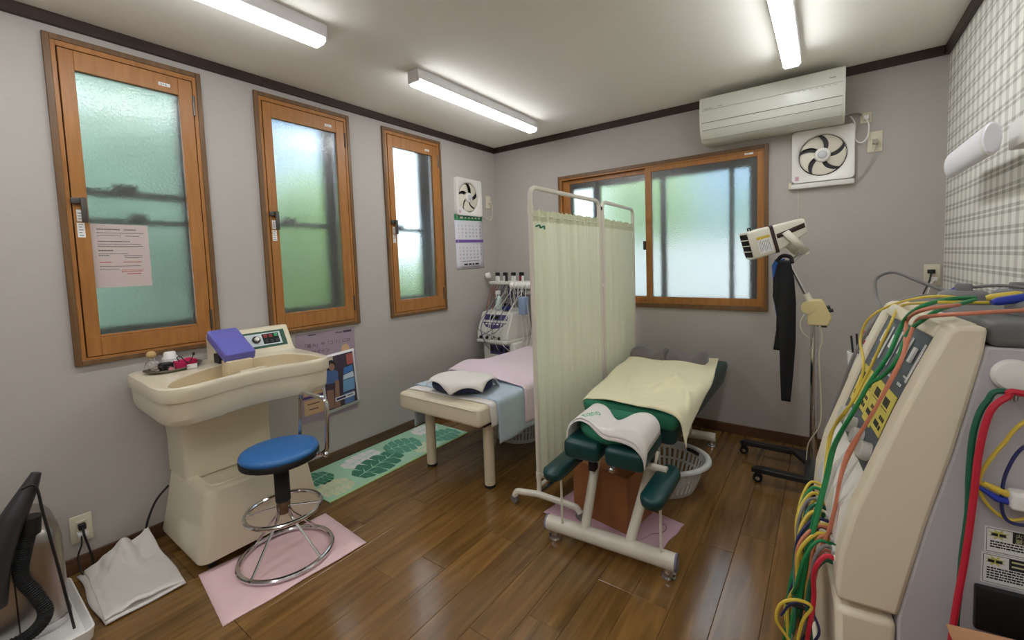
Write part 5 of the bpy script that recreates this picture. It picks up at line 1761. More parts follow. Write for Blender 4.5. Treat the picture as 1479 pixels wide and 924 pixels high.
MB().rbox(-0.035, 0.035, -0.028, 0.028, 0.004, 0.040, 0.006).build('body', mat('deep blue plastic', rgb(34, 48, 110), rough=0.4), parent=t)
for q in range(3):
    MB().lathe([(0, 0.03), (0.008, 0.03), (0.010, 0.065), (0, 0.068)], 10, T(-0.02 + q * 0.02, 0, 0), caps=False).build('electrode', M_black, parent=t)

# ================================================================ RIGHT SIDE: air conditioner, lamp stand, therapy machine
M_ac = mat('air conditioner white', rgb(206, 207, 197), rough=0.3)
M_acdark = mat('dark slot', rgb(60, 60, 54), rough=0.6)
AC = (2.367, 0.0, 2.20)
ac = thing('air_conditioner', 'white wall air conditioner close under the ceiling above the sliding window', 'air conditioner', AC)
X0, X1 = 1.972, 2.762
prof_ac = [(0.0, 2.352), (-0.15, 2.352), (-0.208, 2.348), (-0.222, 2.338), (-0.229, 2.30), (-0.232, 2.25), (-0.228, 2.18), (-0.218, 2.135), (-0.198, 2.095), (-0.170, 2.068), (-0.14, 2.058), (0.0, 2.066)]
def acpart(nm, pts, xa, xb, mt, **kw):
    mb = MB().loft([[(xa, y, z) for y, z in pts], [(xb, y, z) for y, z in pts]])
    return mb.build(nm, mt, parent=ac, loc=AC, **kw)
inner = [(y * 0.975, 2.205 + (z - 2.205) * 0.97) for y, z in prof_ac]
acpart('body', inner, X0 + 0.01, X1 - 0.01, M_acdark, sharp=30)
acpart('end_cap', prof_ac, X0, X0 + 0.014, M_ac, sharp=30)
acpart('end_cap', prof_ac, X1 - 0.014, X1, M_ac, sharp=30)
def shell(pts, t=0.006):
    ins = [(y + t * 0.9, 2.205 + (z - 2.205) * 0.985) for y, z in pts]
    return pts + ins[::-1]
acpart('top_panel', shell([(-0.02, 2.3525), (-0.15, 2.3525), (-0.208, 2.3485), (-0.2225, 2.3385), (-0.2295, 2.30), (-0.2320, 2.259)]), X0 + 0.0135, X1 - 0.0135, M_ac, sharp=25)
acpart('front_panel', shell([(-0.2322, 2.2570), (-0.2325, 2.25), (-0.2305, 2.215), (-0.2275, 2.182)]), X0 + 0.0135, X1 - 0.0135, M_ac, sharp=25)
acpart('flap', shell([(-0.2270, 2.1785), (-0.2225, 2.155), (-0.2175, 2.134)]), X0 + 0.0145, X1 - 0.0145, M_ac, sharp=25)
acpart('flap', shell([(-0.2170, 2.1315), (-0.208, 2.112), (-0.198, 2.095), (-0.185, 2.080)]), X0 + 0.0145, X1 - 0.0145, M_ac, sharp=25)
acpart('chin', shell([(-0.184, 2.0785), (-0.170, 2.0675), (-0.14, 2.0575), (-0.01, 2.0655)]), X0 + 0.0135, X1 - 0.0135, M_ac, sharp=25)
mb = MB(); write(mb, 'Panasonic', 0.013, on_back_wall(X0 + 0.030, -0.2335, 2.2635))
mb.build('brand_lettering', mat('dark grey print', rgb(34, 32, 30), rough=0.5), parent=ac, loc=AC, flat=True)
mb = MB()
for q in range(7):
    mb.box(X1 - 0.235 + q * 0.030, X1 - 0.218 + q * 0.030, -0.2330, -0.2320, 2.2475, 2.2500)
mb.box(X1 - 0.075, X1 - 0.045, -0.2310, -0.2295, 2.289, 2.295).box(X0 + 0.115, X0 + 0.145, -0.2325, -0.2315, 2.268, 2.272)
mb.build('print_line', mat('pale grey print', rgb(150, 148, 140), rough=0.5), parent=ac, loc=AC, flat=True)

t, R_ = outlet('wall_outlet', 'small white appliance outlet right of the air conditioner', on_back_wall(2.868, 0, 2.085), w=0.055, h=0.062)
t = thing('power_plug', 'white plug with a looped cord in the small outlet by the air conditioner', 'plug', (2.868, -0.011, 2.085))
MB().rbox(-0.012, 0.012, -0.022, 0, -0.012, 0.012, 0.003).build('plug_body', M_white, parent=t)
MB().tube(smooth_path([(0.0, -0.02, -0.01), (0.012, -0.022, -0.05), (0.008, -0.016, -0.115), (-0.02, -0.012, -0.145), (-0.05, -0.010, -0.115), (-0.052, -0.008, -0.03), (-0.075, -0.012, 0.02), (-0.11, -0.06, 0.03)], 8), 0.0038, 8).build('cord', M_white, parent=t)
MB().tube(smooth_path([(-0.02, -0.012, 0.018), (-0.05, -0.016, 0.030), (-0.11, -0.06, 0.012)], 6), 0.006, 8).build('cord', mat('grey cord', rgb(130, 124, 118), rough=0.5), parent=t)
t, R_ = outlet('wall_outlet', 'cream wall outlet right of the large fan high on the back wall', on_back_wall(2.912, 0, 1.938))
t = thing('power_plug', 'grey plug of the large fan in the cream outlet high on the back wall', 'plug', (2.912, -0.011, 1.935))
MB().rbox(-0.013, 0.013, -0.024, 0, -0.014, 0.014, 0.003).build('plug_body', mat('warm grey plug', rgb(176, 164, 152), rough=0.5), parent=t)
MB().tube(smooth_path([(0.0, -0.022, -0.01), (0.0, -0.02, -0.05), (-0.022, -0.008, -0.12), (-0.065, -0.006, -0.19), (-0.092, -0.008, -0.205)], 8), 0.003, 8).build('cord', mat('warm grey plug', rgb(176, 164, 152), rough=0.5), parent=t)
t, R_ = outlet('wall_outlet', 'cream double outlet on the back wall next to the plaid wall', on_back_wall(3.178, 0, 1.145))
t = thing('power_plug', 'black plug and cord in the outlet next to the plaid wall', 'plug', (3.172, -0.011, 1.165))
MB().rbox(-0.016, 0.016, -0.026, 0, -0.011, 0.011, 0.003).build('plug_body', M_black, parent=t)
MB().tube(smooth_path([(0.0, -0.025, 0), (-0.012, -0.035, -0.06), (-0.045, -0.06, -0.16), (-0.07, -0.08, -0.40), (-0.05, -0.10, -0.9), (-0.05, -0.12, -1.145), (-0.10, -0.3, -1.158)], 8), 0.004, 8).build('cord', M_black, parent=t)
t = thing('power_plug', 'white plug and cord in the lower socket next to the plaid wall', 'plug', (3.185, -0.011, 1.122))
MB().rbox(-0.012, 0.012, -0.024, 0, -0.010, 0.010, 0.003).build('plug_body', M_white, parent=t)
MB().tube(smooth_path([(0.0, -0.022, 0), (-0.02, -0.035, -0.04), (-0.035, -0.05, -0.14), (-0.045, -0.06, -0.45), (-0.03, -0.06, -0.9), (-0.03, -0.08, -1.108), (-0.06, -0.25, -1.115)], 8), 0.0035, 8).build('cord', M_white, parent=t)

# ---- wall lamp on the plaid wall (unlit)
WL = (W, -1.0, 1.65)
wl = thing('wall_lamp', 'unlit white bar lamp on the plaid wall', 'lamp', WL)
MB().rbox(-0.040, 0.0, -0.34, -0.165, -0.030, 0.058, 0.004, 2).build('wall_mount', M_white, parent=wl)
def lampsec(y, s=1.0):
    return [(-0.100 + 0.024 * s * math.cos(2 * PI * k / 20), y, 0.003 + 0.054 * s * math.sin(2 * PI * k / 20)) for k in range(20)]
M_shade = mat('milky lamp shade', rgb(244, 244, 250), rough=0.35)
MB().loft([lampsec(-0.270, 0.85), lampsec(-0.264, 0.97), lampsec(-0.255), lampsec(0.29), lampsec(0.30, 0.97), lampsec(0.306, 0.85)]).build('lamp_shade', M_shade, parent=wl)
MB().loft([lampsec(-0.258, 1.02), lampsec(-0.236, 1.02)]).build('shade_band', M_white, parent=wl)

# ---- infrared lamp on a black castered stand
IR = (2.632, -0.43, 0.0)
ir = thing('infrared_lamp', 'cream infrared lamp on a chrome stand with black castered base', 'lamp', IR)
M_irc = mat('cream lamp plastic', rgb(226, 222, 206), rough=0.4)
M_iry = mat('yellowed cream plastic', rgb(222, 206, 152), rough=0.45)
M_blackm = mat('black painted steel', rgb(22, 24, 28), rough=0.4)
mb = MB().box(2.595, 2.665, -0.68, -0.28, 0.062, 0.092)
mb.build('base_bar', M_blackm, parent=ir, loc=IR, bevel=0.004)
for y0, y1, xa in ((-0.335, -0.285, 2.235), (-0.685, -0.635, 2.345)):
    MB().add([(xa, y0, 0.064), (2.62, y0, 0.064), (2.62, y1, 0.064), (xa + 0.02, y1, 0.064), (xa, y0, 0.090), (2.62, y0, 0.090), (2.62, y1, 0.090), (xa + 0.02, y1, 0.090)],
             [(3, 2, 1, 0), (4, 5, 6, 7), (0, 1, 5, 4), (1, 2, 6, 5), (2, 3, 7, 6), (3, 0, 4, 7)]).build('base_leg', M_blackm, parent=ir, loc=IR, bevel=0.003)
MB().add([(2.53, -0.335, 0.066), (2.60, -0.335, 0.066), (2.60, -0.46, 0.066), (2.53, -0.335, 0.088), (2.60, -0.335, 0.088), (2.60, -0.46, 0.088)], [(2, 1, 0), (3, 4, 5), (0, 1, 4, 3), (1, 2, 5, 4), (2, 0, 3, 5)]).build('gusset', M_blackm, parent=ir, loc=IR)
for x, y in ((2.255, -0.31), (2.375, -0.655), (2.63, -0.665), (2.63, -0.295)):
    c = MB().tube([(x, y - 0.012, 0.025), (x, y + 0.012, 0.025)], 0.025, 16).box(x - 0.014, x + 0.014, y - 0.015, y + 0.015, 0.044, 0.064)
    cst = c.build('caster', M_rubber, parent=ir, loc=IR)
    MB().tube([(x, y - 0.0135, 0.025), (x, y + 0.0135, 0.025)], 0.011, 12).build('caster_hub', M_chrome, parent=cst, loc=IR)
MB().tube([(2.632, -0.43, 0.085), (2.632, -0.43, 0.90)], 0.019, 16).build('pole', M_chrome, parent=ir, loc=IR)
# joint box, swivel and arm
jb = [(2.597, 1.005), (2.612, 1.030), (2.662, 1.030), (2.675, 1.015), (2.712, 0.935), (2.695, 0.888), (2.600, 0.888), (2.596, 0.960)]
mb = MB().loft([[(x, -0.475, z) for x, z in jb], [(x, -0.385, z) for x, z in jb]])
mb.build('joint_box', M_iry, parent=ir, loc=IR, bevel=0.006)
MB().tube([(2.600, -0.478, 0.987), (2.600, -0.382, 0.987)], 0.033, 20).build('joint_drum', M_iry, parent=ir, loc=IR)
for x, z in ((2.692, 0.985), (2.706, 0.968)):
    MB().tube([(x - 0.01, -0.43, z), (x + 0.012, -0.43, z + 0.004)], 0.010, 10).build('adjuster_knob', M_black, parent=ir, loc=IR)
MB().rbox(2.660, 2.690, -0.45, -0.41, 0.876, 0.890, 0.003).build('adjuster_knob', M_black, parent=ir, loc=IR)
MB().tube([(2.606, -0.43, 1.02), (2.588, -0.43, 1.062)], 0.019, 14).build('arm_socket', M_irc, parent=ir, loc=IR)
MB().tube([(2.590, -0.43, 1.055), (2.508, -0.43, 1.235)], 0.011, 12).build('arm', M_chrome, parent=ir, loc=IR)
MB().tube(smooth_path([(2.585, -0.47, 0.95), (2.565, -0.48, 0.90), (2.575, -0.475, 0.85), (2.60, -0.465, 0.82), (2.61, -0.45, 0.80)], 6), 0.003, 6).build('cord', M_offwhite, parent=ir, loc=IR)
MB().tube(smooth_path([(2.660, -0.45, 0.885), (2.668, -0.455, 0.80), (2.655, -0.455, 0.72), (2.665, -0.455, 0.50), (2.668, -0.46, 0.38), (2.655, -0.46, 0.30), (2.61, -0.45, 0.20), (2.60, -0.45, 0.10)], 6), 0.003, 6).build('cord', M_offwhite, parent=ir, loc=IR)
# head: local +x along the barrel towards its rear, built on the plane y = -0.43
HM = T(2.330, -0.50, 1.352) @ Rz(math.radians(26)) @ Ry(math.radians(-15)) @ Matrix.Diagonal((1.10, 1, 1, 1))
def hsec(x, hy, hz, zc=0.0, r=0.012):
    out = []
    for cy, cz, a0 in ((hy - r, hz - r, 0), (-hy + r, hz - r, PI / 2), (-hy + r, -hz + r, PI), (hy - r, -hz + r, 1.5 * PI)):
        for k in range(4):
            a = a0 + PI / 2 * k / 3
            out.append((x, cy + r * math.cos(a), zc + cz + r * math.sin(a)))
    return out
mb = MB().loft([hsec(-0.035, 0.070, 0.077), hsec(-0.030, 0.074, 0.081), hsec(0.072, 0.072, 0.079), hsec(0.078, 0.066, 0.074)], HM)
mb.build('lamp_hood', M_irc, parent=ir, loc=IR, sharp=40)
mb = MB().loft([hsec(0.076, 0.073, 0.080), hsec(0.092, 0.073, 0.080)], HM)
mb.build('hood_band', mat('brown band', rgb(56, 34, 30), rough=0.4), parent=ir, loc=IR)
mb = MB().loft([hsec(0.092, 0.068, 0.075), hsec(0.10, 0.066, 0.073, 0.002), hsec(0.245, 0.050, 0.046, 0.024), hsec(0.255, 0.044, 0.040, 0.024)], HM)
mb.build('lamp_barrel', M_irc, parent=ir, loc=IR, sharp=40)
mb = MB()
for s in (-1, 1):
    mb.add([(0.10, s * 0.0672, -0.002), (0.247, s * 0.0508, 0.016), (0.247, s * 0.0508, 0.042), (0.10, s * 0.0672, 0.024)], [(0, 1, 2, 3) if s > 0 else (3, 2, 1, 0)], HM)
mb.build('side_stripe', mat('brown band', rgb(56, 34, 30), rough=0.4), parent=ir, loc=IR, solid=0.002)
MB().loft([hsec(-0.0365, 0.062, 0.068), hsec(-0.034, 0.062, 0.068)], HM).build('lamp_opening', mat('dark red lamp cavity', rgb(24, 10, 10), rough=0.7, spec=0.2), parent=ir, loc=IR)
for q in range(3):
    MB().rbox(-0.043, -0.036, -0.064, 0.064, -0.036 + q * 0.034, -0.031 + q * 0.034, 0.002, 1, HM).build('grille_bar', M_irc, parent=ir, loc=IR)
mb = MB().box(0.0, 0.064, -0.0745, -0.073, -0.060, 0.035, HM)
mb.build('caution_label', M_label, parent=ir, loc=IR, flat=True)
MB().box(0.0, 0.064, -0.0750, -0.0744, 0.020, 0.036, HM).build('caution_label', mat('yellow label', rgb(214, 186, 64), rough=0.5), parent=ir, loc=IR, flat=True)
mb = MB()
for q in range(7):
    mb.box(0.006 + q * 0.008, 0.008 + q * 0.008, -0.0750, -0.0744, -0.052 + 0.006 * (q % 3), 0.012, HM)
mb.build('print_line', M_grayink, parent=ir, loc=IR, flat=True)
MB().tube(fillet([(0.0, -0.02, 0.079), (0.0, -0.02, 0.098), (0.0, 0.02, 0.098), (0.0, 0.02, 0.079)], 0.008), 0.004, 8, M=HM).build('carry_handle', M_blackm, parent=ir, loc=IR)
for s in (-1, 1):
    mb = MB().add([(0.125, s * 0.072, 0.018), (0.160, s * 0.070, 0.028), (0.235, s * 0.060, -0.115), (0.200, s * 0.060, -0.130)], [(0, 1, 2, 3)], HM)
    mb.build('yoke_arm', M_irc, parent=ir, loc=IR, solid=0.008, off=0)
yk = HM @ Vector((0.217, 0, -0.122))
MB().tube([HM @ Vector((0.217, -0.064, -0.120)), HM @ Vector((0.217, 0.064, -0.120))], 0.013, 12).build('yoke_bar', M_irc, parent=ir, loc=IR)
MB().tube([yk, (2.508, -0.43, 1.232)], 0.013, 12).build('yoke_neck', M_chrome, parent=ir, loc=IR)

# dark support belts hanging from the lamp yoke
BT = (2.49, -0.50, 1.24)
belt = thing('support_belt', 'black and blue support belts hanging from the infrared lamp yoke', 'belt', BT)
def strip(nm, mt, ctr, wid, y, amp, ph, ny=30):
    def fn(u, v):
        k = v * (len(ctr) - 1)
        i = min(int(k), len(ctr) - 2)
        f = k - i
        x, z = ctr[i][0] * (1 - f) + ctr[i + 1][0] * f, ctr[i][1] * (1 - f) + ctr[i + 1][1] * f
        w = wid[i] * (1 - f) + wid[i + 1] * f
        return (x + (u - 0.5) * w, y + amp * math.sin(4 * u + 6 * v + ph) - 0.01 * math.sin(PI * u), z)
    MB().grid(fn, 10, ny).build(nm, mt, parent=belt, loc=BT, solid=0.008, sharp=80)
M_belt = mat('black neoprene', rgb(12, 12, 16), rough=0.8)
M_beltb = mat('blue belt trim', rgb(42, 92, 176), rough=0.7)
strip('belt_strap', M_belt, [(2.488, 1.255), (2.490, 1.15), (2.500, 1.02), (2.506, 0.80), (2.503, 0.60), (2.500, 0.445)], [0.06, 0.095, 0.092, 0.080, 0.064, 0.046], -0.505, 0.008, 0.0)
strip('belt_strap', M_belt, [(2.478, 1.255), (2.466, 1.16), (2.462, 1.05), (2.478, 0.95), (2.476, 0.85), (2.466, 0.735)], [0.05, 0.07, 0.066, 0.055, 0.056, 0.066], -0.488, 0.008, 1.0)
strip('belt_lining', M_beltb, [(2.466, 1.262), (2.440, 1.225), (2.436, 1.17), (2.446, 1.07), (2.455, 0.98), (2.460, 0.90)], [0.05, 0.035, 0.020, 0.020, 0.030, 0.014], -0.472, 0.004, 0.6)
MB().tube(fillet([(2.45, -0.475, 1.25), (2.475, -0.48, 1.285), (2.52, -0.48, 1.275), (2.525, -0.50, 1.24)], 0.02), 0.011, 10).build('belt_loop', M_belt, parent=belt, loc=BT)

# ---- floor standing multi-channel therapy machine against the plaid wall
MO = (2.80, -2.30, 0.0)
MRZ = math.radians(6)
mc = thing('therapy_machine', 'large cream and grey electrotherapy machine with coloured leads at the plaid wall', 'machine', MO, rotz=MRZ)
M_mcream = mat('machine cream shell', rgb(230, 220, 196), rough=0.38, bump=0.06, bscale=350)
M_mgrey = mat('machine grey side', rgb(190, 187, 192), rough=0.55, bump=0.08, bscale=300)
M_mdark = mat('slate control face', rgb(74, 82, 92), rough=0.45)
M_lid = mat('dark grey lid', rgb(108, 108, 108), rough=0.6)
M_pad = mat('grey rubber pad', rgb(128, 128, 130), rough=0.7)
M_yl = mat('yellow panel print', rgb(222, 206, 96), rough=0.5)
WD = 0.455
FP = [(0.075, 1.164), (0.062, 1.158), (0.035, 1.092), (-0.001, 0.996), (-0.038, 0.883), (-0.068, 0.793), (-0.088, 0.703), (-0.093, 0.636), (-0.091, 0.607)]
def fx(z):
    for (x0, z0), (x1, z1) in zip(FP, FP[1:]):
        if z1 <= z <= z0:
            return x0 + (x1 - x0) * (z0 - z) / (z0 - z1)
    return FP[-1][0] if z < FP[-1][1] else FP[0][0]
BPf = [(0.112, 1.164), (0.108, 1.12), (0.090, 1.022), (0.075, 0.945), (0.041, 0.796), (0.004, 0.606)]
cheek = FP + BPf[::-1]
def cheek_part(y0, y1):
    mb = MB().loft([[(x, y0, z) for x, z in cheek], [(x, y1, z) for x, z in cheek]])
    return mb.build('side_cheek', M_mcream, parent=mc, bevel=0.008, sharp=50)
cheek_part(0.0, 0.052)
cheek_part(WD - 0.065, WD)
# sloping face between the cheeks, recessed
FZ = [1.150, 1.092, 0.996, 0.930, 0.883, 0.850]
mb = MB().loft([[(fx(z) + 0.007, y, z) for z in FZ] + [(fx(z) + 0.045, y, z) for z in FZ[::-1]] for y in (0.05, WD - 0.063)])
mb.build('control_face', M_mdark, parent=mc, sharp=60)
mb = MB().loft([[(0.112, y, 1.164), (0.062, y, 1.164), (0.055, y, 1.150), (0.052, y, 1.135), (0.066, y, 1.132), (0.112, y, 1.13)] for y in (0.045, WD - 0.058)])
mb.build('top_bezel', M_mcream, parent=mc, bevel=0.004)
def on_face(z, y, lift=0.0145, dz=0.05):
    """frame on the control face: x along -ly (towards the viewer), y up the slope, z outwards"""
    p0 = Vector((fx(z - dz / 2), 0, z - dz / 2)); p1 = Vector((fx(z + dz / 2), 0, z + dz / 2))
    up = (p1 - p0).normalized()
    out = Vector((-up.z, 0, up.x))
    o = Vector((fx(z), y, z)) - out * 0.0 + Vector((0.007, 0, 0)) + out * 0.0006
    return Matrix(((0, up.x, out.x, o.x), (-1, 0, 0, o.y), (0, up.z, out.z, o.z), (0, 0, 0, 1)))
# yellow print with stepped lower edge: one plate per channel
mbl = MB()
for q in range(4):
    M_ = on_face(0.965, 0.370 - q * 0.076 + 0.0)
    hb = -0.052 if q % 2 == 0 else -0.044
    MB().box(0, 0.0735, hb, 0.046, 0, 0.0012, M_).build('panel_print', M_yl, parent=mc, flat=True)
    for r_ in range(4):
        mbl.box(0.012 + r_ * 0.010, 0.019 + r_ * 0.010, 0.012, 0.030, 0.0012, 0.0018, M_)
    for r_ in range(3):
        mbl.box(0.030 + r_ * 0.012, 0.038 + r_ * 0.012, -0.016, -0.008, 0.0012, 0.0018, M_)
    mbl.box(0.012, 0.044, -0.034, -0.023, 0.0012, 0.0020, M_)
    mbl.box(0.050, 0.060, -0.034, -0.025, 0.0012, 0.0020, M_)
    mbl.box(0.010, 0.056, 0.006, 0.0075, 0.0012, 0.0016, M_)
mbl.build('key_print', M_ink, parent=mc, flat=True)
for q in range(4):
    M_ = on_face(0.884, 0.320 - q * 0.078, dz=0.03)
    MB().lathe([(0, 0), (0.0195, 0), (0.0185, 0.016), (0.016, 0.019), (0, 0.019)], 24, M_, caps=False).build('dial', mat('light grey dial', rgb(196, 194, 188), rough=0.4), parent=mc)
for q in range(4):
    M_ = on_face(1.088, 0.338 - q * 0.076)
    MB().rbox(0, 0.016, -0.016, 0.016, 0, 0.005, 0.001, 1, M_).build('key', M_white, parent=mc)
    MB().rbox(0.036, 0.0385, -0.052, 0.030, 0, 0.002, 0.0005, 1, M_).build('slider_track', M_white, parent=mc)
    MB().rbox(0.042, 0.0445, -0.052, 0.030, 0, 0.002, 0.0005, 1, M_).build('slider_track', M_white, parent=mc)
    mb = MB()
    for r_ in range(3):
        mb.box(0.004 + r_ * 0.009, 0.009 + r_ * 0.009, -0.066, -0.060, 0, 0.0012, M_)
        mb.box(0.014 + r_ * 0.010, 0.020 + r_ * 0.010, -0.046, -0.042, 0, 0.0012, M_)
    mb.build('lamp_print', M_label, parent=mc, flat=True)
# white faceted pocket strip under the dials
for q in range(4):
    y1 = 0.392 - q * 0.085
    y0 = y1 - 0.085
    za, zb, zc = 0.848, 0.770, 0.690
    xa, xb, xc = fx(za) + 0.012, fx(zb) - 0.003, fx(zc) - 0.001
    V = [(xa, y0 + 0.002, za), (xa, y1 - 0.002, za), (xb + 0.010, y1 - 0.002, zb + 0.01), (xb - 0.006, y0 + 0.002, zb), (xc, y0 + 0.002, zc), (xc, y1 - 0.002, zc), (xb - 0.006 + 0.003, (y0 + y1) / 2, zb - 0.015),
         (xa + 0.06, y0 + 0.002, za), (xa + 0.06, y1 - 0.002, za), (xc + 0.06, y0 + 0.002, zc), (xc + 0.06, y1 - 0.002, zc)]
    F = [(0, 3, 6), (0, 6, 2, 1), (3, 4, 6), (6, 4, 5), (6, 5, 2), (0, 1, 8, 7), (4, 9, 10, 5), (0, 7, 9, 4, 3), (1, 2, 5, 10, 8)]
    MB().add(V, F).build('pocket_facet', mat('glossy white pocket', rgb(244, 243, 240), rough=0.18), parent=mc, flat=True)
# connector bay
mb = MB().box(-0.060, 0.02, 0.050, WD - 0.063, 0.606, 0.692)
mb.build('connector_bay', mat('bay grey', rgb(170, 170, 168), rough=0.5), parent=mc, flat=True)
# main grey body, lid, lower front
body = [(0.110, 1.130), (0.108, 1.12), (0.090, 1.022), (0.075, 0.945), (0.041, 0.796), (0.004, 0.606), (-0.002, 0.03), (0.375, 0.03), (0.375, 1.130)]
mb = MB().loft([[(x, 0.003, z) for x, z in body], [(x, WD - 0.003, z) for x, z in body]])
mb.build('cabinet', M_mgrey, parent=mc, bevel=0.004)
MB().rbox(0.113, 0.380, 0.0, WD, 1.130, 1.172, 0.012, 3).build('lid', M_lid, parent=mc)
mb = MB().loft([[(x, y, z) for x, z in ((-0.094, 0.592), (0.002, 0.592), (-0.004, 0.04), (-0.050, 0.04), (-0.085, 0.20))] for y in (0.0, WD)])
mb.build('lower_front', M_mcream, parent=mc, bevel=0.012)
for x, y in ((0.0, 0.05), (0.32, 0.05), (0.0, WD - 0.05), (0.32, WD - 0.05)):
    MB().tube([(x, y - 0.014, 0.022), (x, y + 0.014, 0.022)], 0.022, 14).build('caster', M_rubber, parent=mc)
# side fittings facing the room: local x = lx, y = z, out = -ly
SM = Matrix(((1, 0, 0, 0), (0, 0, -1, 0.003), (0, 1, 0, 0), (0, 0, 0, 1)))
MB().lathe([(0, 0), (0.026, 0), (0.027, 0.006), (0.023, 0.013), (0, 0.015)], 30, SM @ T(0.140, 1.086, 0.001), caps=False).build('side_knob', M_white, parent=mc)
MB().rbox(0.137, 0.143, 1.045, 1.062, 0, 0.02, 0.002, 1, SM).build('cord_hook', M_steel, parent=mc)
MB().rbox(0.104, 0.30, 0.632, 0.712, 0, 0.012, 0.004, 2, SM).build('side_vent', M_black, parent=mc)
for (x0, z0, x1, z1, big) in ((0.116, 0.772, 0.30, 0.818, False), (0.113, 0.716, 0.30, 0.770, True)):
    MB().box(x0, x1, z0, z1, 0.0003, 0.0010, SM).build('warning_label', M_label, parent=mc, flat=True)
    MB().box(x0 + 0.003, x1 - 0.003, z0 + 0.002, z0 + 0.0027, 0.001, 0.0013, SM).box(x0 + 0.003, x1 - 0.003, z1 - 0.0027, z1 - 0.002, 0.001, 0.0013, SM).box(x0 + 0.002, x0 + 0.0027, z0 + 0.002, z1 - 0.002, 0.001, 0.0013, SM).build('label_border', M_ink, parent=mc, flat=True)
    cx, cz = x0 + 0.017, z1 - 0.012
    star = []
    for k in range(16):
        a = 2 * PI * k / 16
        r_ = 0.0125 if k % 2 == 0 else 0.006
        star.append((cx + r_ * 1.15 * math.cos(a + 0.4), cz + r_ * 0.8 * math.sin(a + 0.4), 0.0012))
    MB().add(star, [tuple(range(16))], SM).build('warning_burst', mat('pale yellow burst', rgb(206, 200, 112), rough=0.5), parent=mc, flat=True)
    mb = MB().box(cx - 0.009, cx - 0.001, cz - 0.003, cz + 0.002, 0.0013, 0.0016, SM).box(cx + 0.001, cx + 0.009, cz - 0.003, cz + 0.002, 0.0013, 0.0016, SM)
    mb.build('burst_print', M_ink, parent=mc, flat=True)
    MB().box(x0 + 0.034, x1 - 0.006, cz - 0.010, cz + 0.010, 0.0011, 0.0014, SM).build('heading_box', M_ink, parent=mc, flat=True)
    mb = MB()
    if not big:
        write(mb, '火気', 0.009, SM @ T(x0 + 0.037, cz + 0.001, 0.0016)); write(mb, '厳禁', 0.009, SM @ T(x0 + 0.037, cz - 0.0085, 0.0016))
    else:
        for r_ in range(2):
            mb.box(x0 + 0.037, x1 - 0.02, cz + 0.003 - r_ * 0.008, cz + 0.006 - r_ * 0.008, 0.0014, 0.0016, SM)
    mb.build('heading_print', mat('cream print', rgb(206, 204, 160), rough=0.5), parent=mc, flat=True)
    mb = MB()
    rows = 3 if not big else 5
    for r_ in range(rows):
        zz = z1 - 0.0265 - r_ * 0.0046
        x = x0 + 0.007
        rng = random.Random(r_ + (9 if big else 0))
        while x < x1 - 0.02 - 0.03 * (r_ == rows - 1):
            w = rng.uniform(0.002, 0.006)
            mb.box(x, x + w, zz, zz + 0.0026, 0.001, 0.0013, SM)
            x += w + 0.0009
    mb.build('label_print', M_ink, parent=mc, flat=True)

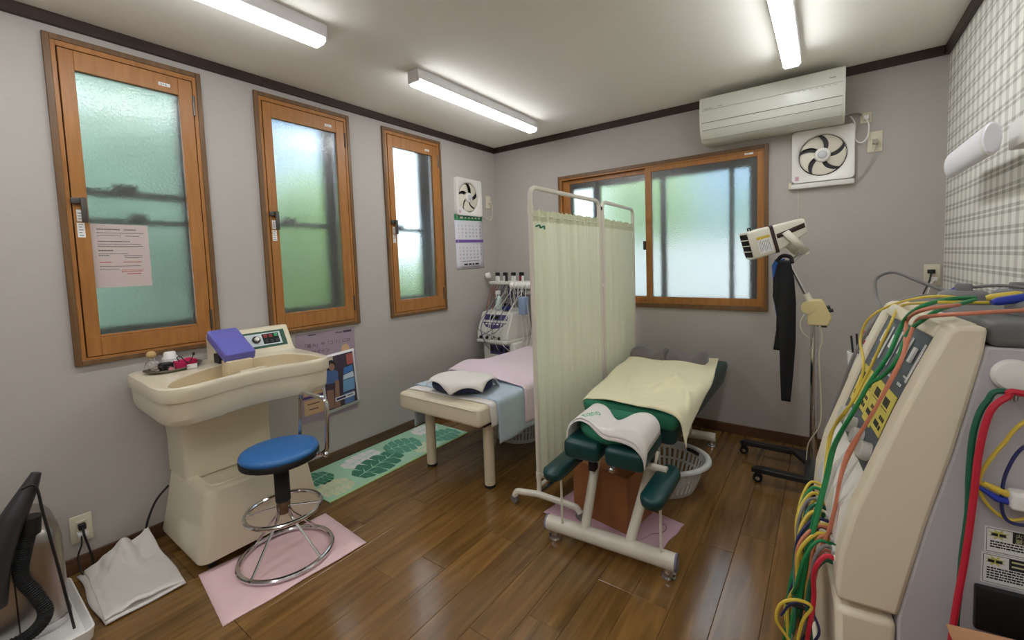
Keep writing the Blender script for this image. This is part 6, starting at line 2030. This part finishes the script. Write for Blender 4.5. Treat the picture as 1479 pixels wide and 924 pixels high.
# leads of the machine
CAB = {
    'yellow1': [(0.149, 0.18, 1.195), (0.097, 0.235, 1.195), (0.063, 0.38, 1.161), (0.019, 0.4, 1.121), (0.002, 0.4, 1.065), (-0.012, 0.27, 1.037), (-0.02, 0.242, 1.002), (-0.051, 0.192, 0.939), (-0.071, 0.3, 0.838), (-0.082, 0.28, 0.78), (-0.089, 0.25, 0.721), (-0.109, 0.2, 0.602), (-0.131, 0.15, 0.507)],
    'yellow2': [(0.146, 0.112, 1.195), (0.056, 0.095, 1.195), (0.066, 0.33, 1.161), (0.028, 0.233, 1.128), (-0.002, 0.217, 1.05), (-0.023, 0.214, 0.993), (-0.046, 0.185, 0.955), (-0.069, 0.234, 0.885), (-0.081, 0.25, 0.811), (-0.092, 0.2, 0.762)],
    'green1': [(0.141, 0.155, 1.2), (0.093, 0.118, 1.2), (0.039, 0.063, 1.19), (0.035, 0.159, 1.147), (0.006, 0.121, 1.087), (-0.026, 0.127, 1.016), (-0.046, 0.143, 0.955), (-0.076, 0.168, 0.862), (-0.093, 0.15, 0.786), (-0.108, 0.13, 0.727), (-0.129, 0.1, 0.641), (-0.141, 0.1, 0.556), (-0.154, 0.1, 0.468)],
    'green2': [(0.127, 0.11, 1.2), (0.06, 0.034, 1.19), (0.043, 0.059, 1.167), (0.03, 0.101, 1.134), (0.01, 0.083, 1.081), (-0.006, 0.112, 1.04), (-0.026, 0.125, 1.015), (-0.052, 0.126, 0.953), (-0.083, 0.155, 0.858), (-0.098, 0.15, 0.776), (-0.12, 0.13, 0.691)],
    'orange1': [(0.092, 0.064, 1.195), (0.021, -0.029, 1.195), (0.039, 0.142, 1.157), (0.029, 0.115, 1.132), (0.016, 0.067, 1.099), (-0.01, 0.061, 1.029), (-0.034, 0.071, 0.959), (-0.063, 0.103, 0.873), (-0.079, 0.079, 0.822), (-0.083, 0.1, 0.75), (-0.091, 0.1, 0.693)],
    'orange2': [(0.148, -0.009, 1.195), (0.075, -0.063, 1.195), (0.034, -0.031, 1.185), (0.041, 0.091, 1.161), (0.022, 0.063, 1.127), (0.005, 0.039, 1.084), (-0.024, 0.041, 1.006), (-0.051, 0.065, 0.923), (-0.074, 0.082, 0.837), (-0.088, 0.08, 0.751)],
    'gray1': [(0.199, 0.5, 1.183), (0.149, 0.55, 1.211), (0.107, 0.6, 1.233), (0.068, 0.6, 1.213), (0.061, 0.55, 1.162), (0.055, 0.48, 1.127), (0.011, 0.48, 1.032), (-0.027, 0.48, 0.909), (-0.055, 0.48, 0.814), (-0.069, 0.48, 0.718), (-0.074, 0.46, 0.622), (-0.085, 0.4, 0.568)],
    'gray2': [(0.206, 0.5, 1.182), (0.145, 0.5, 1.172), (0.095, 0.5, 1.154), (0.055, 0.48, 1.121), (0.006, 0.47, 1.024), (-0.031, 0.47, 0.901)],
    'loop': [(-0.17, 0.05, 0.446), (-0.194, 0.05, 0.483), (-0.186, 0.05, 0.524), (-0.157, 0.05, 0.544), (-0.129, 0.05, 0.539), (-0.144, 0.05, 0.503), (-0.154, 0.05, 0.453)],
    'side_red': [(0.144, -0.03, 1.063), (0.125, -0.03, 1.055), (0.106, -0.03, 1.028), (0.095, -0.03, 0.961), (0.09, -0.03, 0.876), (0.083, -0.03, 0.776), (0.071, -0.03, 0.65)],
    'side_green': [(0.133, -0.02, 1.062), (0.105, -0.02, 1.042), (0.091, -0.02, 0.992), (0.087, -0.02, 0.919), (0.087, -0.02, 0.846), (0.082, -0.02, 0.769), (0.08, -0.02, 0.706)],
    'side_yellow': [(0.149, -0.02, 1.014), (0.127, -0.02, 0.975), (0.108, -0.02, 0.936), (0.1, -0.02, 0.904), (0.117, -0.02, 0.896), (0.138, -0.02, 0.889)],
    'side_blue': [(0.099, -0.02, 0.894), (0.122, -0.02, 0.879), (0.138, -0.02, 0.877)],
    'side_navy': [(0.15, -0.02, 0.973), (0.132, -0.02, 0.929), (0.127, -0.02, 0.886), (0.131, -0.02, 0.851), (0.147, -0.02, 0.841)],
    'bundlex': [(-0.083, 0.2, 0.687), (-0.098, 0.1, 0.699), (-0.091, 0.05, 0.67), (-0.101, 0.05, 0.648), (-0.114, 0.05, 0.585), (-0.121, 0.05, 0.467)],
    'red': [(-0.088, 0.03, 0.665), (-0.106, 0.02, 0.66), (-0.119, 0.02, 0.62), (-0.125, 0.02, 0.558), (-0.131, 0.02, 0.488)],

}
M_cy = mat('yellow lead', rgb(216, 190, 70), rough=0.45)
M_cg = mat('green lead', rgb(26, 132, 74), rough=0.45)
M_cgd = mat('deep green lead', rgb(24, 98, 72), rough=0.45)
M_co = mat('orange lead', rgb(206, 128, 98), rough=0.45)
M_cr = mat('red lead', rgb(196, 34, 58), rough=0.45)
M_cn = mat('navy lead', rgb(40, 46, 96), rough=0.45)
M_cgr = mat('grey lead', rgb(126, 124, 122), rough=0.5)
M_blue = mat('blue plug', rgb(38, 60, 170), rough=0.4)
def lead(pts, r, m, n=10, name='lead'):
    return MB().tube(smooth_path(pts, n), r, 8).build(name, m, parent=mc)
def tail(seed, x=-0.15):
    r = random.Random(seed)
    return [(x + r.uniform(-0.03, 0.02), r.uniform(0.06, 0.20), 0.42), (x + r.uniform(-0.04, 0.02), r.uniform(0.06, 0.22), 0.25), (x + r.uniform(-0.05, 0.0), r.uniform(0.05, 0.25), 0.10), (x - 0.02, r.uniform(0.10, 0.3), 0.014)]
lead(CAB['yellow1'] + tail(1), 0.0030, M_cy)
lead(CAB['yellow2'] + [(-0.108, 0.17, 0.66), (-0.128, 0.15, 0.54)] + tail(2), 0.0030, M_cy)
lead(CAB['green1'] + tail(3), 0.0042, M_cg)
lead(CAB['green2'] + [(-0.140, 0.12, 0.58)] + tail(4), 0.0040, M_cg)
lead(CAB['orange1'] + [(-0.105, 0.10, 0.66), (-0.120, 0.09, 0.58)] + tail(5, -0.13), 0.0034, M_co)
lead(CAB['orange2'] + [(-0.100, 0.09, 0.68), (-0.118, 0.10, 0.60)] + tail(6, -0.13), 0.0034, M_co)
lead(CAB['gray1'], 0.0048, M_cgr)
lead(CAB['gray2'] + [(-0.058, 0.475, 0.80), (-0.075, 0.47, 0.66), (-0.09, 0.42, 0.55)], 0.0048, M_cgr)
lead(CAB['loop'], 0.0034, M_cy)
lead([(-0.185, 0.06, 0.49), (-0.165, 0.06, 0.525), (-0.135, 0.06, 0.53), (-0.115, 0.05, 0.49), (-0.13, 0.06, 0.44)], 0.0028, M_cn)
lead([(0.28, -0.030, 1.02)] + CAB['side_red'] + [(0.066, -0.035, 0.55), (0.070, -0.04, 0.35), (0.06, -0.05, 0.12), (0.05, -0.06, 0.012)], 0.0052, M_cr)
lead([(0.27, -0.018, 1.03)] + CAB['side_green'] + [(0.076, -0.022, 0.62), (0.078, -0.025, 0.40), (0.07, -0.04, 0.14), (0.07, -0.05, 0.012)], 0.0048, M_cgd)
lead([(0.20, -0.018, 1.05)] + CAB['side_yellow'], 0.0030, M_cy)
lead([(0.19, -0.018, 1.00)] + CAB['side_navy'] + [(0.18, -0.02, 0.85)], 0.0026, M_cn)
lead([(0.105, -0.014, 1.00), (0.098, -0.014, 0.93), (0.099, -0.014, 0.895), (0.115, -0.016, 0.86), (0.14, -0.016, 0.845), (0.17, -0.016, 0.86)], 0.0026, M_cy)
for pts, m in (([(0.104, -0.02, 0.903), (0.117, -0.02, 0.896), (0.134, -0.02, 0.890)], M_cy), (CAB['side_blue'], M_blue)):
    MB().tube(pts, [0.0028] + [0.0058] * (len(pts) - 1), 10).build('plug', m, parent=mc)
MB().rbox(0.134, 0.20, -0.034, -0.006, 0.868, 0.898, 0.006).build('plug_block', M_white, parent=mc)
# short leads leaving the connector bay in a row, then joining the bundle
row = [(M_cy, 0.33), (M_cy, 0.30), (M_cn, 0.27), (M_cy, 0.24), (M_cgd, 0.21), (M_cgd, 0.185), (M_cn, 0.165), (M_cy, 0.145), (M_cy, 0.125), (M_co, 0.105), (M_co, 0.088), (M_cgr, 0.074), (M_cgd, 0.060), (M_cr, 0.046)]
for q, (m, y) in enumerate(row):
    z = 0.668 - 0.002 * q + (0.02 if q % 2 else 0.0)
    r = random.Random(40 + q)
    MB().tube([(-0.062, y, z), (-0.092, y, z)], 0.0075, 10).build('plug', M_white if q > 10 else (M_blue if m is M_cn else (M_cy if m is M_cy else M_white)), parent=mc)
    rr2 = 0.0048 if m in (M_cr, M_cgd) else 0.0036
    lead([(-0.088, y, z), (-0.108, y - 0.004, z + 0.002), (-0.124 - 0.004 * r.random(), y - 0.008, z - 0.035), (-0.130 + 0.006 * r.uniform(-1, 1), y * 0.7 + 0.02, z - 0.11), (-0.134 + 0.01 * r.uniform(-1, 1), y * 0.6 + 0.03, 0.46)] + tail(60 + q, -0.135)[1:], rr2, m, 7)
for q, m in enumerate([M_cy, M_cg, M_cy, M_cgr, M_cgd, M_cy, M_cn, M_co, M_cy, M_cg]):
    r = random.Random(90 + q)
    y = 0.31 - q * 0.024
    z = 0.690 - 0.003 * q
    lead([(-0.080, y, z), (-0.112 - 0.01 * r.random(), y - 0.01, z + 0.006), (-0.140 - 0.012 * r.random(), y * 0.8, z - 0.04), (-0.150 + 0.012 * r.uniform(-1, 1), y * 0.6 + 0.03, z - 0.12), (-0.158 + 0.014 * r.uniform(-1, 1), 0.07 + 0.10 * r.random(), 0.46)] + tail(120 + q, -0.155)[1:], 0.0040 if q % 3 else 0.0034, m, 7)
MB().tube([(-0.175 + 0.0, 0.085, 0.505), (-0.120, 0.085, 0.505)], 0.004, 8).build('cable_tie', M_black, parent=mc)
# plugs and pads lying on the lid
pads = [(0.215, 0.13, 0.040, 0.034, 0), (0.285, 0.05, 0.052, 0.040, 10), (0.180, 0.34, 0.045, 0.036, -20), (0.300, 0.25, 0.050, 0.040, 15), (0.285, 0.385, 0.045, 0.036, 0)]
MW = mc.matrix_basis.copy() if False else (T(*MO) @ Rz(MRZ))
for q, (x, y, rx, ry, rz) in enumerate(pads):
    p = MW @ Vector((x, y, 1.1725))
    lab = ['grey rubber electrode pad on the machine lid nearest its front corner', 'large grey rubber electrode pad on the lid close to the side knob', 'grey rubber electrode pad at the far front of the lid by the grey leads',
           'grey rubber electrode pad in the middle of the lid against the plaid wall', 'grey rubber electrode pad at the far back corner of the lid'][q]
    t = thing('electrode_pad', lab, 'pad', tuple(p), rotz=MRZ + math.radians(rz), group='electrode pads on the machine lid')
    mb = MB().loft([[(rx * s * math.cos(2 * PI * k / 28), ry * s * math.sin(2 * PI * k / 28), z) for k in range(28)] for s, z in ((0.97, 0), (1.0, 0.004), (1.0, 0.016), (0.94, 0.022), (0.72, 0.028))])
    mb.build('pad_body', M_pad, parent=t)
    MB().rbox(-0.014, 0.014, -0.011, 0.011, 0.024, 0.044, 0.004).build('pad_stem', M_pad, parent=t)
for a, b, m in (((0.155, 0.150, 1.2), (0.200, 0.135, 1.208), M_cy), ((0.150, 0.110, 1.196), (0.205, 0.122, 1.206), M_blue), ((0.205, 0.500, 1.183), (0.175, 0.345, 1.205), M_blue), ((0.285, 0.30, 1.205), (0.300, 0.26, 1.205), M_cy)):
    a, b = Vector(a), Vector(b)
    MB().tube([a, a.lerp(b, 0.15), a.lerp(b, 0.8), b], [0.0045, 0.0075, 0.0085, 0.006], 10).build('plug', m, parent=mc)
lead([(0.195, 0.350, 1.207), (0.24, 0.335, 1.212), (0.285, 0.30, 1.206)], 0.0036, M_cgr)
lead([(0.205, 0.14, 1.205), (0.25, 0.16, 1.212), (0.34, 0.12, 1.206), (0.38, 0.10, 1.19)], 0.0046, M_cg)
lead([(0.148, -0.004, 1.195), (0.20, 0.006, 1.20), (0.27, 0.02, 1.212), (0.30, 0.04, 1.214)], 0.0042, M_co)

# white cup with a candy-striped stick and small tools behind the machine
t = thing('tool_cup', 'small white cup of thin tools standing behind the machine', 'cup', (2.772, -1.66, 0.0))
p0 = 0.0
MB().lathe([(0, 0.0), (0.12, 0.0), (0.12, 0.015), (0.02, 0.02), (0.018, 0.90), (0.0, 0.90)], 24, caps=False).build('stand', M_offwhite, parent=t)
MB().lathe([(0, 0.90), (0.026, 0.90), (0.032, 0.985), (0.029, 0.985), (0.024, 0.91), (0, 0.91)], 20, caps=False).build('cup_body', M_white, parent=t)
MB().tube([(-0.010, 0, 0.91), (-0.022, -0.004, 1.035)], 0.003, 6).build('tool', M_black, parent=t)
MB().tube([(0.0, 0.008, 0.91), (-0.008, 0.010, 1.040)], 0.0028, 6).build('tool', M_black, parent=t)
for q in range(5):
    MB().lathe([(0, 0), (0.007, 0), (0.007, 0.013), (0, 0.013)], 10, T(0.014, -0.004, 0.985 + q * 0.0135), caps=False).build('striped_stick', M_white if q % 2 else mat('pink stripe', rgb(186, 60, 96), rough=0.5), parent=t)

# open cardboard box in front of the machine
CB = (3.00, -2.66, 0.0)
cb = thing('cardboard_box', 'tan cardboard box with an open flap in front of the machine side', 'box', CB)
M_card = mat('tan cardboard', rgb(190, 142, 104), rough=0.85, var=0.06, vscale=20)
MB().box(2.86, 2.866, -2.86, -2.42, 0.0, 0.66).build('box_wall', M_card, parent=cb, loc=CB)
MB().box(3.19, 3.196, -2.86, -2.42, 0.0, 0.66).build('box_wall', M_card, parent=cb, loc=CB)
MB().box(2.866, 3.19, -2.426, -2.42, 0.0, 0.66).build('box_wall', M_card, parent=cb, loc=CB)
MB().box(2.866, 3.19, -2.86, -2.854, 0.0, 0.66).build('box_wall', M_card, parent=cb, loc=CB)
MB().box(2.866, 3.19, -2.854, -2.426, 0.0, 0.006).build('box_base', M_card, parent=cb, loc=CB)
mb = MB().add([(2.846, -2.425, 0.708), (3.185, -2.405, 0.742), (3.19, -2.425, 0.662), (2.862, -2.43, 0.660)], [(0, 1, 2, 3)])
mb.build('box_flap', M_card, parent=cb, loc=CB, solid=0.004)
